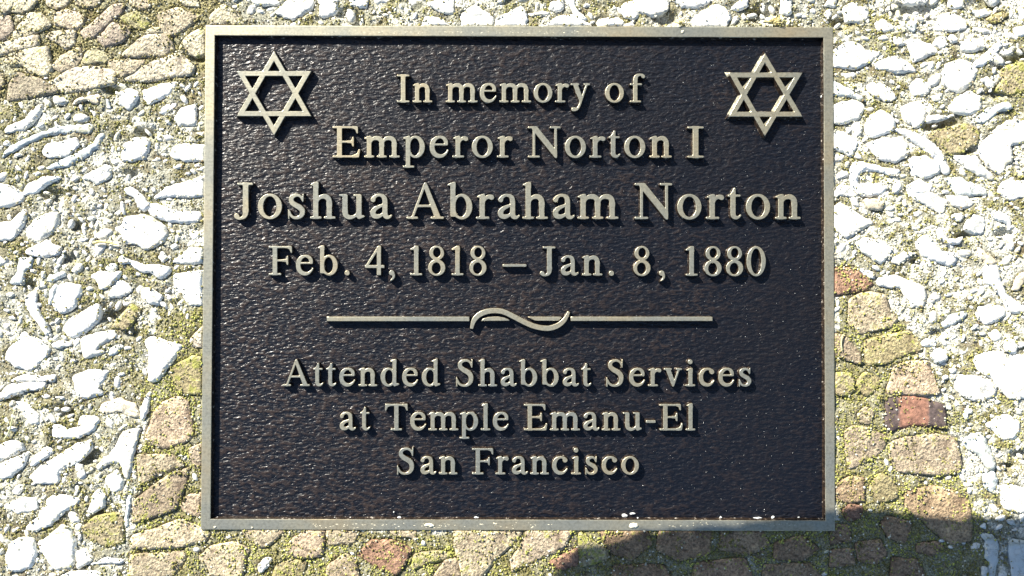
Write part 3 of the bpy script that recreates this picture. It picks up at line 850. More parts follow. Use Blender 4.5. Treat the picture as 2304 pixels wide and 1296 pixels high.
# kinds: b tan stone, p pale stone, k dark brown stone, r red brick, n banded brick, y greenish mossy stone, w white shell or pebble, s curved shell shard, g grey shell
DATA = '''
1b 0,0 95,0 60,75 10,90 0,85
1b 95,0 245,0 190,60 140,85 75,75
1b 190,85 260,85 340,160 200,230 75,265 85,215
1b 360,90 440,60 560,110 545,160 500,195 360,160
1p 290,235 345,205 495,200 490,290 420,320 390,285
1p -30,290 250,230 250,300 -30,365
1b 20,400 180,320 310,310 345,460 300,505 155,470 160,430 80,435
1k 380,380 520,310 540,380 520,430 400,480 350,440
1y 560,350 620,310 740,380 700,410 540,430
1k 640,260 740,150 860,180 860,220 790,280 690,310
1k 525,215 620,140 740,30 820,20 810,80 740,130 640,230 570,265
1k 500,-20 680,-20 640,40 560,50 500,30
1k 45,620 60,540 120,480 260,520 395,605 90,665 45,660
1p 315,545 475,450 600,435 755,470 760,550 430,615
1k 710,400 960,400 900,470 790,510 720,450
1p 790,530 1000,410 1180,350 1285,430 1275,490 960,535
1b 800,360 950,230 1110,220 1150,330 1060,370 830,375
1b 1180,320 1230,240 1340,180 1380,190 1380,340 1310,375 1190,330
1k 1040,80 1180,50 1330,100 1200,210 1110,240 1060,180
1y 790,110 900,70 1000,130 960,190 870,180
1b 1000,180 1080,180 1100,205 950,222
1k -20,110 60,100 90,200 20,260 -20,255
1k -20,480 20,490 20,560 -20,600
1b 300,-10 470,-10 440,30 380,60 310,30
1b 860,-10 960,-10 1000,40 930,60 860,20
1b 1180,-20 1290,-20 1320,40 1220,35
Tb 30,120 130,30 240,100 310,190 60,190
1w 30,880 40,845 160,790 210,730 280,680 265,750 200,830 150,865 90,870
1w 475,690 520,650 660,625 640,690 600,680 570,660
1w 790,610 860,590 910,610 915,650 850,725 790,690
1g 700,650 720,660 735,720 710,720
1w 945,600 1060,560 1180,540 1120,620 1050,660 980,690 950,640
1w 1050,750 1090,700 1160,690 1150,720 1090,745
1w 1150,790 1200,720 1290,690 1300,830 1180,830
1w 1285,880 1370,865 1370,910
1g 5,1045 60,1010 200,940 340,890 480,875 590,880 615,850 600,825 480,830 350,850 220,895 110,950 40,990
1w 280,1000 310,960 440,930 510,915 520,970 440,1030 340,1045 290,1030
1g 300,1120 400,1060 520,1010 600,960 660,885 690,890 650,970 560,1040 440,1100
1w 800,1060 820,960 880,920 950,905 990,940 960,1050 860,1065
1w 1125,1020 1160,960 1250,950 1370,960 1370,1065 1240,1070 1150,1045
1w 540,1180 620,1130 700,1095 745,1110 730,1170 640,1225 600,1190
1w 150,1285 180,1220 300,1170 400,1170 330,1210 250,1270 160,1290
1w 10,940 50,930 60,960 20,965
1w 360,800 380,830 420,840 370,845
1w 1290,1120 1370,1095 1370,1140
2w -20,-15 60,-15 140,45 150,90 70,135 -20,130
2w 1010,80 1110,0 1200,-20 1370,-75 1370,60 1250,70 1100,60
2w 285,90 330,80 335,110 300,130
2s 820,30 880,10 980,110 970,150 920,150 890,70
2s 985,140 1020,110 1150,160 1320,175 1310,230 1200,240 1080,220 1000,180
2w 755,280 800,260 820,200 940,185 1000,200 1100,280 1115,320 1080,370 960,420 900,380 820,370 800,310
2w -20,240 70,230 160,145 175,180 150,260 70,350 -20,360
2w 170,290 220,220 300,180 370,165 390,220 350,300 240,370 170,330
2w 165,435 230,390 320,355 350,390 405,400 380,450 280,465 220,455
2w 570,205 620,195 630,215 590,225
2g 60,630 110,560 120,470 210,470 200,530 160,560 150,650 90,650
2s 785,475 810,460 860,490 960,520 1110,530 1120,570 1060,610 1000,570 930,560 860,510 800,510
2g 690,535 730,510 775,525 765,550 720,560
2w 605,590 650,565 740,575 810,560 780,610 710,670 660,675 640,625
2w 715,735 745,670 790,620 850,650 870,690 800,730
2w 1150,590 1200,570 1370,560 1370,785 1260,785 1220,730 1160,670
2w 1140,500 1210,450 1250,405 1370,410 1370,500 1270,515
2w 1045,470 1070,430 1110,480 1080,500
2w 1250,310 1300,290 1320,320 1280,350
2w 1125,390 1160,375 1180,400 1140,420
2w 930,720 950,670 1010,680 1065,730 1050,780 1000,780 960,760
2w 895,680 930,650 945,670 920,710
2w 345,780 380,660 440,640 530,655 545,700 490,800 420,840 370,820
2s 165,760 180,720 225,700 235,780 280,880 320,950 300,985 260,920 200,850
2w 415,930 460,880 560,820 650,770 660,830 640,900 560,970 480,1000 430,970
2g 320,790 328,700 365,645 378,665 350,740
2y 740,930 800,860 870,780 910,810 930,830 860,920 830,950
2w 30,1140 50,1080 110,1030 150,960 260,1020 330,1090 280,1140 200,1220 110,1200 50,1160
2w 330,1045 400,1020 470,1040 460,1060 350,1065
2w 535,1010 640,970 740,950 770,990 740,1010 660,1050 640,1080 700,1100 640,1120 560,1140 540,1080
2g 715,1095 750,1060 815,1050 790,1090 720,1125
2w 950,1020 1010,1000 1060,1010 1140,1040 1200,1050 1150,1150 1090,1220 1050,1290 980,1296 990,1180 985,1080
2w 475,1260 600,1210 720,1225 680,1290 650,1350 690,1370 600,1400 510,1405 485,1300
2w 60,1290 160,1250 260,1260 360,1250 350,1290 240,1296
2p 1255,1020 1370,895 1370,1070 1270,1060
2y 1130,1200 1190,1170 1280,1120 1370,1150 1370,1380 1180,1370 1150,1330
2g 305,600 420,560 430,590 330,630
2w 750,180 790,150 800,190
2w 795,95 815,100 825,185 810,185 795,140
3w 60,20 300,0 300,40 170,60 -20,130 -20,90
3w 100,130 180,150 250,220 270,280 210,280 150,200
3w 660,190 690,140 800,110 900,150 930,240 870,230 800,190 720,215
3s 945,170 990,70 1000,100 965,245 945,240
3w 270,90 310,80 340,100 300,110
3w 360,100 420,95 430,120
3w 515,310 540,230 640,230 660,260 600,340 480,380 350,370 345,290 400,290 440,320
3w -20,560 120,500 190,470 150,560 60,640 -20,650
3w -20,430 70,390 130,400 160,450 60,500 -20,530
3w 185,640 260,570 380,500 500,420 610,390 600,460 500,550 400,590 380,680 260,680
3w 200,565 230,500 310,430 350,470 260,540
3w 640,560 740,480 830,330 940,310 900,420 860,640 840,650 800,540 720,545 660,590
3w 600,840 620,760 660,720 700,760 690,830 620,880 570,870
3w 700,650 780,590 825,660 810,720 740,740
3w 25,830 90,800 150,780 230,780 250,840 190,870 120,875
3w 165,980 250,900 330,770 420,760 520,780 520,810 420,870 340,950 230,1000
3w 75,740 120,690 150,720 110,755
3w 250,1080 330,1030 410,950 470,990 500,1080 490,1200 470,1250 360,1255 310,1190
3w 40,1160 60,1090 130,1045 210,1050 240,1150 200,1240 110,1270 40,1250
3w 505,1140 560,1120 620,1190 560,1230 510,1250
3w 380,1320 450,1270 640,1270 700,1320
3s 610,1220 720,1180 810,1200 810,1215 700,1210
3w 500,960 540,950 540,990 510,995
3y 540,980 640,900 800,880 825,940 820,1080 700,1100 600,1060
3b 970,380 1030,200 1100,130 1190,100 1250,130 1285,260 1280,380 1100,450 1000,410
3b 915,490 1150,490 1230,560 1100,605 930,690
3k 890,800 1010,700 1120,630 1260,570 1240,690 1170,850 1000,910 890,945
3b 1255,450 1350,410 1350,600 1290,560
3b 1200,820 1250,760 1350,740 1350,910 1240,880
3b 870,1110 880,1030 1050,980 1200,920 1360,990 1400,1010 1380,1060 1200,1105 1000,1115
3b 865,1310 870,1160 1230,1140 1240,1170 1190,1260 1150,1310
3g 830,960 850,800 868,700 883,720 860,860 845,980
7b 480,330 560,260 700,235 810,280 780,350 760,470 560,450 540,400
7b 755,150 1050,150 940,250 880,270 800,200
7b 1050,260 1100,200 1200,150 1295,150 1285,320 1150,335 1080,310
7b 1310,150 1520,150 1490,245 1320,250
7w 860,390 900,340 960,335 920,400 880,430
7y 960,449 990,375 1100,350 1180,370 1150,460 960,470
7k 1320,380 1430,310 1500,350 1520,470 1300,470
7r 1510,310 1600,220 1740,225 1860,280 1800,400 1760,445 1640,400
7y 1860,400 1880,310 1990,295 2140,305 2100,335 1930,385 1880,410
7b 1700,150 1880,150 1900,240 1860,200 1760,190
7k 2000,460 2080,355 2150,340 2180,460
8b -50,50 60,0 330,0 340,180 180,320 90,440 -20,440 -80,200
8b 355,200 380,0 600,0 640,150 600,250 450,320 280,400 270,330
8r 500,340 680,260 675,360 560,390
8y 690,150 740,200 860,270 870,320 700,370 685,320
8k 800,150 1100,150 1130,230 1000,330 880,280
8k 1180,150 1500,150 1480,290 1300,330 1160,260
8b 1560,150 1800,150 1850,240 1700,300 1540,260
8k 1880,230 2050,180 2150,260 2050,330 1880,320
8b 1400,350 1700,320 1750,450 1380,450
8k 900,360 1200,360 1250,450 880,450
8b 1820,360 2100,350 2180,450 1800,450
4w 145,50 200,20 310,60 310,120 240,150 160,130
4w 350,150 400,120 470,170 480,200 380,200
4w 370,250 410,225 450,255 400,270
4w 470,240 540,260 550,300 490,290
4g 570,160 600,140 630,150 620,200 580,195
4w 760,190 800,90 870,85 950,130 970,180 870,205
4w 565,265 640,260 735,300 775,340 690,380 610,410
4w 745,290 760,250 830,240 830,300 790,320
4w 840,250 870,225 910,270 860,285
4w 915,280 1000,260 1080,265 1075,320 970,345 930,330
4w 60,350 160,280 250,285 280,330 400,350 330,400 240,450 60,440
4w 350,420 480,370 570,410 630,470 500,480 370,450
4w 805,480 830,420 920,385 1000,420 1035,460 1000,550 920,610 850,590 805,540
4w 580,570 640,515 700,545 725,580 690,630 620,630
4s 1010,425 1080,360 1170,285 1190,300 1120,390 1050,440
4w 60,530 150,570 300,670 200,640 60,620
4w 300,560 370,535 460,590 500,650 440,670 330,630
4w 60,700 200,660 290,690 250,780 150,820 60,810
4w 525,720 560,690 650,665 690,730 680,800 640,850 560,800
4w 290,840 330,760 400,725 490,790 480,860 400,900 320,910
4w 700,765 850,770 800,800 700,805
4w 840,720 890,650 980,600 1050,640 1060,720 980,760 900,750
4g 1025,790 1100,720 1220,675 1275,710 1180,740 1100,790 1060,820
4s 490,858 560,860 700,920 790,1000 850,1140 800,1130 740,1040 640,960 550,895
4w 300,950 400,920 540,910 570,960 560,1040 480,1080 380,1050
4w 60,865 150,880 240,940 200,1040 130,1000 60,970
4s 195,1180 200,1090 260,1070 400,1110 520,1130 480,1160 340,1130 260,1140 240,1220 300,1220 400,1215 430,1260 330,1296 250,1280 210,1230
4w 580,1050 680,1030 780,1080 790,1140 700,1180 600,1160
4w 870,1030 980,1030 1035,1040 1080,1110 1160,1180 1130,1190 1020,1150 940,1090
4w 1050,960 1150,860 1230,800 1360,800 1360,930 1250,960 1270,1050 1180,1160 1090,1090 1045,1010
4y 700,880 820,850 960,820 1050,860 1030,950 920,1010 840,1020 770,950
4y 1200,460 1240,430 1360,410 1360,600 1250,630 1160,590 1210,520
4w 820,1180 920,1180 1080,1250 1100,1296 900,1290
4w 60,1296 150,1210 200,1250 240,1300
4w 560,1230 650,1190 740,1240 700,1280 580,1270
4w 1280,190 1360,160 1360,230 1300,240
4w 1210,180 1240,210 1320,250 1290,255 1230,230
4w 850,-10 940,-10 930,50 870,55 840,30
4w 1000,70 1090,60 1130,90 1050,110
4y 1100,120 1200,80 1240,100 1150,150
4w 1060,520 1100,510 1150,550 1130,580
4w 1000,175 1100,190 1140,220 1060,210
4w 540,-10 700,-10 690,20 560,25
4w 730,640 800,620 800,660 750,670
5w 280,90 330,80 410,100 400,150 320,150
5w 60,150 130,100 240,180 350,240 260,280 170,350 80,260
5w 570,40 680,20 760,60 830,100 800,190 720,130 630,90
5w 830,60 960,70 1010,110 930,150 860,110
5w 1165,30 1210,-40 1337,-40 1360,60 1250,90
5w 850,190 930,180 940,200 900,230
5w 945,270 1010,180 1060,200 1090,240 1070,310 1000,310
5s 1150,160 1240,200 1250,290 1230,240 1130,200
5s 770,290 790,280 830,340 900,350 930,340 900,380 830,375 790,340
5s 630,380 660,340 700,320 740,370 800,430 880,440 895,490 850,525 780,500 700,470 650,420
5w 230,370 280,340 350,350 420,370 470,430 440,450 400,515 330,470 260,420
5w 460,490 540,440 630,435 560,475 510,515
5s 240,545 320,560 350,605 300,590
5w 370,620 420,590 500,590 590,630 680,660 700,720 680,790 600,800 580,740 520,670 420,660 380,650
5r 60,545 200,540 255,565 345,640 290,685 60,720
5b 185,760 250,710 330,700 420,720 460,830 510,880 460,930 340,955 250,985 180,900
5k 60,970 150,990 250,1100 270,1180 200,1160 60,1100
5y 285,1100 290,1020 420,985 590,960 670,1060 670,1085 540,1125 400,1180 310,1180
9b 425,960 490,780 560,750 700,745 740,840 785,960 690,970 540,962
9n 430,1000 480,985 600,985 720,1005 820,1040 830,1190 740,1180 640,1168 520,1190 460,1212 430,1170
5s 1085,530 1170,520 1190,620 1240,720 1360,800 1360,835 1260,830 1200,740 1140,660 1090,630
5w 1030,850 1040,800 1120,790 1210,800 1220,850 1150,900 1080,910 1040,880
5w 1110,970 1160,950 1200,1000 1150,1030
5w 1000,1150 1060,1110 1170,1090 1225,1115 1360,1115 1360,1400 1260,1410 1180,1340 1150,1280 1050,1220
5w 1205,1060 1215,1020 1260,1010 1300,1060 1290,1105 1250,1110
5g 800,910 870,850 960,830 950,870 870,910 810,930
5w 660,1040 700,1010 750,1020 750,1050 690,1060
5w 720,1120 770,1070 830,1090 830,1150 760,1170
5w 1260,680 1300,600 1360,560 1360,600 1300,690
5w 1040,400 1150,480 1170,510 1100,520 1050,450
9w 885,900 910,840 1000,840 1070,850 1170,920 1150,980 1080,1000 1010,1010 920,960
9w 1090,1170 1130,1150 1160,1120 1240,1100 1310,1150 1320,1210 1280,1260 1200,1270 1140,1200
9w 945,1060 990,1060 1010,1080 980,1090
9w 940,1085 970,1095 980,1130 950,1125
9w 845,800 890,785 900,810 860,830
9w 800,850 830,835 840,860 810,870
9w 895,775 930,760 920,795
9y 240,870 290,820 390,860 380,900 340,960 300,980 240,930
9y 60,820 200,830 220,920 180,980 60,960
9b 240,1100 290,1050 350,1080 320,1165 260,1150
6b 160,330 210,295 320,310 440,370 420,450 360,500 250,560 185,590 165,450
6b 450,480 480,400 560,370 750,350 900,380 940,560 920,600 800,625 650,615 520,600
6b 60,700 180,640 285,640 290,800 180,810 60,780
6y 320,700 400,610 470,650 520,730 500,790 370,810
6b 550,740 750,700 900,730 980,800 1000,900 1000,1060 860,1080 740,990 680,920 610,900 565,830
6r 140,860 200,820 280,840 260,910 180,930
6k 400,960 440,900 600,940 590,1010 550,1080 450,1040
6b 640,1085 780,1075 820,1110 740,1160 640,1140
6k 60,960 180,960 200,1060 60,1090
6b 230,1080 390,1060 440,1150 360,1220 250,1200
6k 480,1180 640,1190 700,1310 460,1310
6b 60,1130 200,1120 220,1220 60,1240
6w 945,410 1010,350 1090,340 1110,420 1150,500 1170,570 1130,595 1060,500 990,450
6w 950,190 1000,180 1015,210 970,220
6w 1215,760 1210,690 1280,690 1370,720 1370,880 1260,860 1220,830
6g 1080,620 1150,600 1180,650 1150,740 1090,700
6g 1250,1120 1270,1060 1330,1060 1370,1070 1370,1310 1280,1310 1270,1200
6g 1060,1020 1140,1020 1180,1080 1180,1190 1150,1310 1125,1310 1125,1200 1095,1180 1100,1060
6g 1240,930 1290,920 1300,960 1260,955
6g 1060,970 1100,940 1100,990
6g 1075,1230 1110,1250 1100,1310 1070,1310
6g 790,1068 815,1050 820,1070 795,1075
Tw 500,90 560,30 620,-10 790,-10 780,50 700,110 620,135 560,110
Tw 820,-10 960,-10 950,90 870,120 820,100 840,50
Tw 340,-10 500,-10 540,20 430,40 350,20
Tw 1040,-10 1170,-10 1160,50 1060,40
Tw 1555,200 1590,120 1700,130 1790,200
Tw 1850,200 1850,110 1900,60 1950,30 2000,70 2080,120 2080,200
Tw 1600,20 1700,-10 1800,-10 1790,100 1690,80
Qw -150,200 -130,130 -40,90 40,40 75,80 85,150 60,200
Tw 620,170 650,160 670,180 650,195 620,190
Qw 180,200 320,110 430,110 520,165 560,200
Qs 360,-10 410,-10 440,60 510,140 440,115 390,30
Qw 590,150 640,130 740,130 780,160 760,200 600,200
Qw 730,60 790,20 900,-10 1100,-10 1110,60 1000,120 900,90 860,140 790,120
Qw 1130,-10 1420,-10 1380,20 1300,60 1200,50
Qw 1270,140 1330,90 1440,30 1540,70 1550,130 1510,200 1290,200
Qw 1555,60 1600,10 1680,-10 1670,50 1600,70
Qw 1920,80 1920,-10 1990,-10 1990,100 1930,100
Qw 770,170 850,165 850,200 770,200
Qw 90,100 220,80 250,100 120,110
Qw 240,60 260,10 340,0 350,60 300,80
Qw 2230,30 2260,-10 2320,-10 2300,50
'''
# sunken spots in the mortar: photo x, y, radius px
PITS = [(2067, 22, 34), (2020, 23, 20), (2210, 9, 30), (1893, 53, 20), (2265, 145, 26), (2295, 132, 22), (2240, 212, 16), (2130, 277, 30), (2110, 285, 22),
        (258, 700, 24), (240, 716, 18), (170, 510, 14), (152, 585, 14), (70, 642, 12), (330, 300, 18), (298, 390, 12), (205, 1025, 20), (190, 1038, 14), (145, 925, 18), (215, 1155, 14),
        (160, 1160, 12), (1500, 42, 24), (1722, 30, 28), (1705, 35, 20), (300, 750, 14), (120, 440, 20), (30, 895, 16), (130, 232, 14), (445, 130, 14), (250, 205, 14), (2180, 335, 16),
        (1960, 445, 12), (2060, 588, 10), (2110, 750, 14), (2260, 525, 16), (2170, 530, 14), (800, 46, 14), (2300, 1025, 18), (2270, 1050, 10), (640, 20, 12), (770, 30, 14)]

Z0 = -1.1 * MM                                     # mean mortar level below the plaque rim
# raster of what stands where (plane metres)
CELL = 0.7 * MM
EX, EY = 0.46, 0.31
NXc, NYc = int(2 * EX / CELL), int(2 * EY / CELL)
occ = np.zeros((NYc, NXc), np.int8)                # 0 mortar 1 shell 2 stone 9 plaque
top = np.full((NYc, NXc), -1.0)


def cell(x, y): return int((x + EX) / CELL), int((y + EY) / CELL)


i0, j0 = cell(-PW / 2, -PH / 2); i1, j1 = cell(PW / 2, PH / 2)
occ[j0:j1 + 1, i0:i1 + 1] = 9


def pip(px, py, poly):
    ins = np.zeros(px.shape, bool)
    n = len(poly)
    for i in range(n):
        (x0, y0), (x1, y1) = poly[i], poly[(i + 1) % n]
        if y0 == y1: continue
        c = ((y0 > py) != (y1 > py)) & (px < (x1 - x0) * (py - y0) / (y1 - y0) + x0)
        ins ^= c
    return ins


def dist_to(px, py, poly):
    d = np.full(px.shape, 1e9)
    n = len(poly)
    for i in range(n):
        (x0, y0), (x1, y1) = poly[i], poly[(i + 1) % n]
        dx, dy = x1 - x0, y1 - y0
        t = np.clip(((px - x0) * dx + (py - y0) * dy) / (dx * dx + dy * dy + 1e-12), 0, 1)
        d = np.minimum(d, np.hypot(px - x0 - t * dx, py - y0 - t * dy))
    return d


def catmull(p, k):
    n = len(p)
    out = []
    for i in range(n):
        a, b_, c, d = p[i - 1], p[i], p[(i + 1) % n], p[(i + 2) % n]
        for s in range(k):
            t = s / k
            out.append(tuple(0.5 * ((2 * b_[q]) + (-a[q] + c[q]) * t + (2 * a[q] - 5 * b_[q] + 4 * c[q] - d[q]) * t * t + (-a[q] + 3 * b_[q] - 3 * c[q] + d[q]) * t ** 3) for q in (0, 1)))
    return out


def clip_plaque(q):
    """push outline points out of the plaque's footprint"""
    out = []
    hw, hh = PW / 2 + 0.15 * MM, PH / 2 + 0.15 * MM
    for x, y in q:
        if abs(x) < hw and abs(y) < hh:
            if hw - abs(x) < hh - abs(y): x = math.copysign(hw, x)
            else: y = math.copysign(hh, y)
        out.append((x, y))
    return out


def base_h(x, y):
    return Z0 + 0.5 * MM * vnoise(x, y, 16 * MM, 21) + 0.45 * MM * vnoise(x, y, 6 * MM, 22)


def stone_geo(q, kind, seed, step=None):
    """q: outline in metres. returns verts, faces (z up, local to centroid)"""
    if area(q) < 0: q = q[::-1]
    rnd = random.Random(seed)
    xs = [p[0] for p in q]; ys = [p[1] for p in q]
    w_, h_ = max(xs) - min(xs), max(ys) - min(ys)
    size = math.sqrt(abs(area(q)))
    hard = kind in 'bpkrny'
    step = step or max(0.9 * MM, min(1.7 * MM, size / 9))
    if kind in 's': q = catmull(q, 4)
    else:        # nip the corners
        qq = []
        for i in range(len(q)):
            a, b_, c = Vector(q[i - 1]), Vector(q[i]), Vector(q[(i + 1) % len(q)])
            l1, l2 = (a - b_).length, (c - b_).length
            k1, k2 = min(0.5 * MM / max(l1, 1e-6), 0.2), min(0.5 * MM / max(l2, 1e-6), 0.2)
            qq += [tuple(b_ + (a - b_) * k1), tuple(b_ + (c - b_) * k2)]
        q = qq
    q = resample(q, step)
    ph = rnd.uniform(0, 99)
    amp = (0.35 if hard else (0.62 if size > 4 * MM else 0.3)) * MM
    qa = np.array(q)
    wl = (2.2 if hard else 1.5) * MM
    q = list(zip(qa[:, 0] + amp * vnoise(qa[:, 0], qa[:, 1], wl, seed % 977), qa[:, 1] + amp * vnoise(qa[:, 0], qa[:, 1], wl, seed % 977 + 1)))
    if area(q) > 0:
        e = (0.60 if hard else 0.45) * MM if size > 4 * MM else 0.15 * MM
        m_ = len(q); q2 = []
        for i in range(m_):
            a, c = q[i - 1], q[(i + 1) % m_]
            t = Vector((c[0] - a[0], c[1] - a[1])); t = t.normalized() if t.length > 0 else t
            q2.append((q[i][0] + t.y * e, q[i][1] - t.x * e))
        q = q2
    q = clip_plaque(q)
    # drop coincident points
    qq = [q[0]]
    for p in q[1:]:
        if math.hypot(p[0] - qq[-1][0], p[1] - qq[-1][1]) > 0.15 * MM: qq.append(p)
    q = qq
    n = len(q)
    gx_, gy_ = np.meshgrid(np.arange(min(xs), max(xs), step), np.arange(min(ys), max(ys), step))
    gx_ = gx_.ravel() + RNG.uniform(-0.3, 0.3, gx_.size) * step
    gy_ = gy_.ravel() + RNG.uniform(-0.3, 0.3, gy_.size) * step
    d = dist_to(gx_, gy_, q)
    ok = pip(gx_, gy_, q) & (d > step * 0.55)
    gx_, gy_, d = gx_[ok], gy_[ok], d[ok]
    pts = [Vector(p) for p in q] + [Vector((float(a), float(b_))) for a, b_ in zip(gx_, gy_)]
    dv, _, df, ov, _, _ = delaunay_2d_cdt(pts, [], [list(range(n))], 1, 1e-7)
    X_ = np.array([p.x for p in dv]); Y_ = np.array([p.y for p in dv])
    D_ = dist_to(X_, Y_, q)
    D_[D_ < 1e-5] = 0
    s2 = seed % 911
    lvl = float(np.mean(base_h(X_[:n], Y_[:n])))
    if hard:
        edge = 0.0
        z = 0.55 * MM * (1 - np.exp(-D_ / (0.3 * MM)))
        z = z + 0.30 * MM * vnoise(X_, Y_, 6 * MM, s2) + 0.24 * MM * vnoise(X_, Y_, 2.4 * MM, s2 + 1)
        tilt = (rnd.uniform(-1, 1), rnd.uniform(-1, 1))
        z = z + (tilt[0] * (X_ - sum(xs) / len(xs)) + tilt[1] * (Y_ - sum(ys) / len(ys))) * 0.03
        base = lvl + rnd.uniform(0.0, 0.3) * MM
    else:
        hgt = min(1.3 * MM, 0.14 * size + 0.40 * MM) * rnd.uniform(0.75, 1.1)
        mx, my = sum(xs) / len(xs), sum(ys) / len(ys)
        z = hgt * (1 - np.exp(-D_ / (0.55 * MM)))
        for _ in range(3 if kind != 's' else 1):      # broken facets
            a_ = rnd.uniform(0, 6.28); sl = rnd.uniform(0.03, 0.28)
            pl_ = hgt * rnd.uniform(0.8, 1.15) - sl * ((X_ - mx) * math.cos(a_) + (Y_ - my) * math.sin(a_) - rnd.uniform(-0.2, 0.3) * size)
            z = np.minimum(z, np.maximum(pl_, 0.25 * hgt))
        z = z + np.clip(D_ / (1.0 * MM), 0, 1) * (0.40 * MM * vnoise(X_, Y_, 5 * MM, s2) + 0.28 * MM * vnoise(X_, Y_, 2.0 * MM, s2 + 1))
        base = lvl + rnd.uniform(0.0, 0.35) * MM
    z = base + z
    return X_, Y_, z, df, q, n


pave = link('mosaic_paving', bpy.data.meshes.new('mosaic_paving'))   # mesh filled in below
tag(pave, 'mossy sand mortar holding the shells and stones', None, None, 'structure')

SHADE = {'b': [(0.42, 0.355, 0.245), (0.46, 0.39, 0.27), (0.39, 0.32, 0.23), (0.45, 0.355, 0.25)],
         'p': [(0.56, 0.51, 0.39), (0.60, 0.54, 0.42)],
         'k': [(0.31, 0.25, 0.175), (0.36, 0.29, 0.20), (0.34, 0.265, 0.20)],
         'r': [(0.29, 0.17, 0.115), (0.33, 0.20, 0.135)],
         'y': [(0.34, 0.29, 0.16), (0.36, 0.31, 0.19)],
         'n': [(1, 1, 1)],
         'w': [(0.84, 0.83, 0.76), (0.82, 0.80, 0.73), (0.86, 0.85, 0.80)],
         's': [(0.82, 0.82, 0.80)],
         'g': [(0.55, 0.60, 0.60), (0.62, 0.66, 0.65)]}
MOSSY = {'b': 0.25, 'p': 0.0, 'k': 0.2, 'r': 0.15, 'y': 0.5, 'n': 0.2, 'w': 0.6, 's': 0.2, 'g': 0.6}
NAME = {'b': 'stone', 'p': 'stone', 'k': 'stone', 'y': 'stone', 'r': 'brick', 'n': 'brick', 'w': 'shell_fragment', 's': 'shell_shard', 'g': 'shell_shard'}


def place_stone(q, kind, seed):
    X_, Y_, z, df, qb, n = stone_geo(q, kind, seed)
    cx, cy = float(X_.mean()), float(Y_.mean())
    v = [(float(a) - cx, float(b_) - cy, float(c) + 8 * MM) for a, b_, c in zip(X_, Y_, z)]
    f = []
    for t in df:
        if len(t) < 3: continue
        a, b_, c = [Vector(v[i]) for i in t[:3]]
        f.append(list(t) if (b_ - a).cross(c - a).z > 0 else list(t)[::-1])
    # skirt: boundary edges go down into the mortar
    cnt = {}
    for t in f:
        for i in range(len(t)):
            e = (t[i], t[(i + 1) % len(t)])
            cnt[e] = cnt.get(e, 0) + 1
    low = {}
    sm = [True] * len(f)
    for (a, b_) in list(cnt):
        if (b_, a) not in cnt:
            for q_ in (a, b_):
                if q_ not in low:
                    low[q_] = len(v)
                    v.append((v[q_][0] * 1.01, v[q_][1] * 1.01, Z0 - 3 * MM + 8 * MM))
            f.append([b_, a, low[a], low[b_]])
    me = mesh(NAME[kind], v, f, True)
    o = link(NAME[kind], me, {'n': M_BAND}.get(kind, M_SHELL if kind in 'wsg' else M_STONE), pave)
    o.location = (cx, cy, -8 * MM)
    rnd = random.Random(seed)
    c = rnd.choice(SHADE[kind])
    j = rnd.uniform(0.88, 1.12)
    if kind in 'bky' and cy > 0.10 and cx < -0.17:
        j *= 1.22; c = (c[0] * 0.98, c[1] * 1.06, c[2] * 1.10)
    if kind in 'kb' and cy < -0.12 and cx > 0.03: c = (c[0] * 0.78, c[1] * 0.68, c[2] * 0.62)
    if kind == 'w' and rnd.random() < 0.16: c = rnd.choice([(0.60, 0.60, 0.54), (0.58, 0.62, 0.60), (0.62, 0.55, 0.42)])
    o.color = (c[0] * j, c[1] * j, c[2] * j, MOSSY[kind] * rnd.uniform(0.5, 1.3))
    # footprint raster
    bi0, bj0 = cell(min(p[0] for p in qb), min(p[1] for p in qb)); bi1, bj1 = cell(max(p[0] for p in qb), max(p[1] for p in qb))
    bi0, bj0 = max(bi0, 0), max(bj0, 0); bi1, bj1 = min(bi1 + 1, NXc - 1), min(bj1 + 1, NYc - 1)
    if bi1 > bi0 and bj1 > bj0:
        I, J = np.meshgrid(np.arange(bi0, bi1), np.arange(bj0, bj1))
        m_ = pip((I + .5) * CELL - EX, (J + .5) * CELL - EY, qb) & (occ[bj0:bj1, bi0:bi1] != 9)
        occ[bj0:bj1, bi0:bi1][m_] = 1 if kind in 'wsg' else 2
        top[bj0:bj1, bi0:bi1][m_] = float(np.percentile(z, 60))
    return o


UNIQUE = {'n': 'curved red brick piece with dark burnt ends'}
seed = 100
for ln in DATA.strip().split('\n'):
    head, *pts = ln.split()
    ox, oy, sc = REG[head[0]]
    q = [at(ox + float(p.split(',')[0]) / sc, oy + float(p.split(',')[1]) / sc, Z0 + 1 * MM) for p in pts]
    seed += 13
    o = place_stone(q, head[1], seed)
    if head[1] in UNIQUE: o['label'] = UNIQUE[head[1]]


# small fragments between the traced pieces, too many to count: one object
def blob(cx, cy, r, rnd, stretch=1.6):
    a0 = rnd.uniform(0, 3.14)
    n = rnd.randint(5, 8)
    p = []
    for i in range(n):
        a = i / n * 6.283 + rnd.uniform(-0.2, 0.2)
        x, y = math.cos(a) * r * stretch * rnd.uniform(0.7, 1.1), math.sin(a) * r * rnd.uniform(0.7, 1.1) / stretch ** 0.5
        p.append((cx + x * math.cos(a0) - y * math.sin(a0), cy + x * math.sin(a0) + y * math.cos(a0)))
    return p


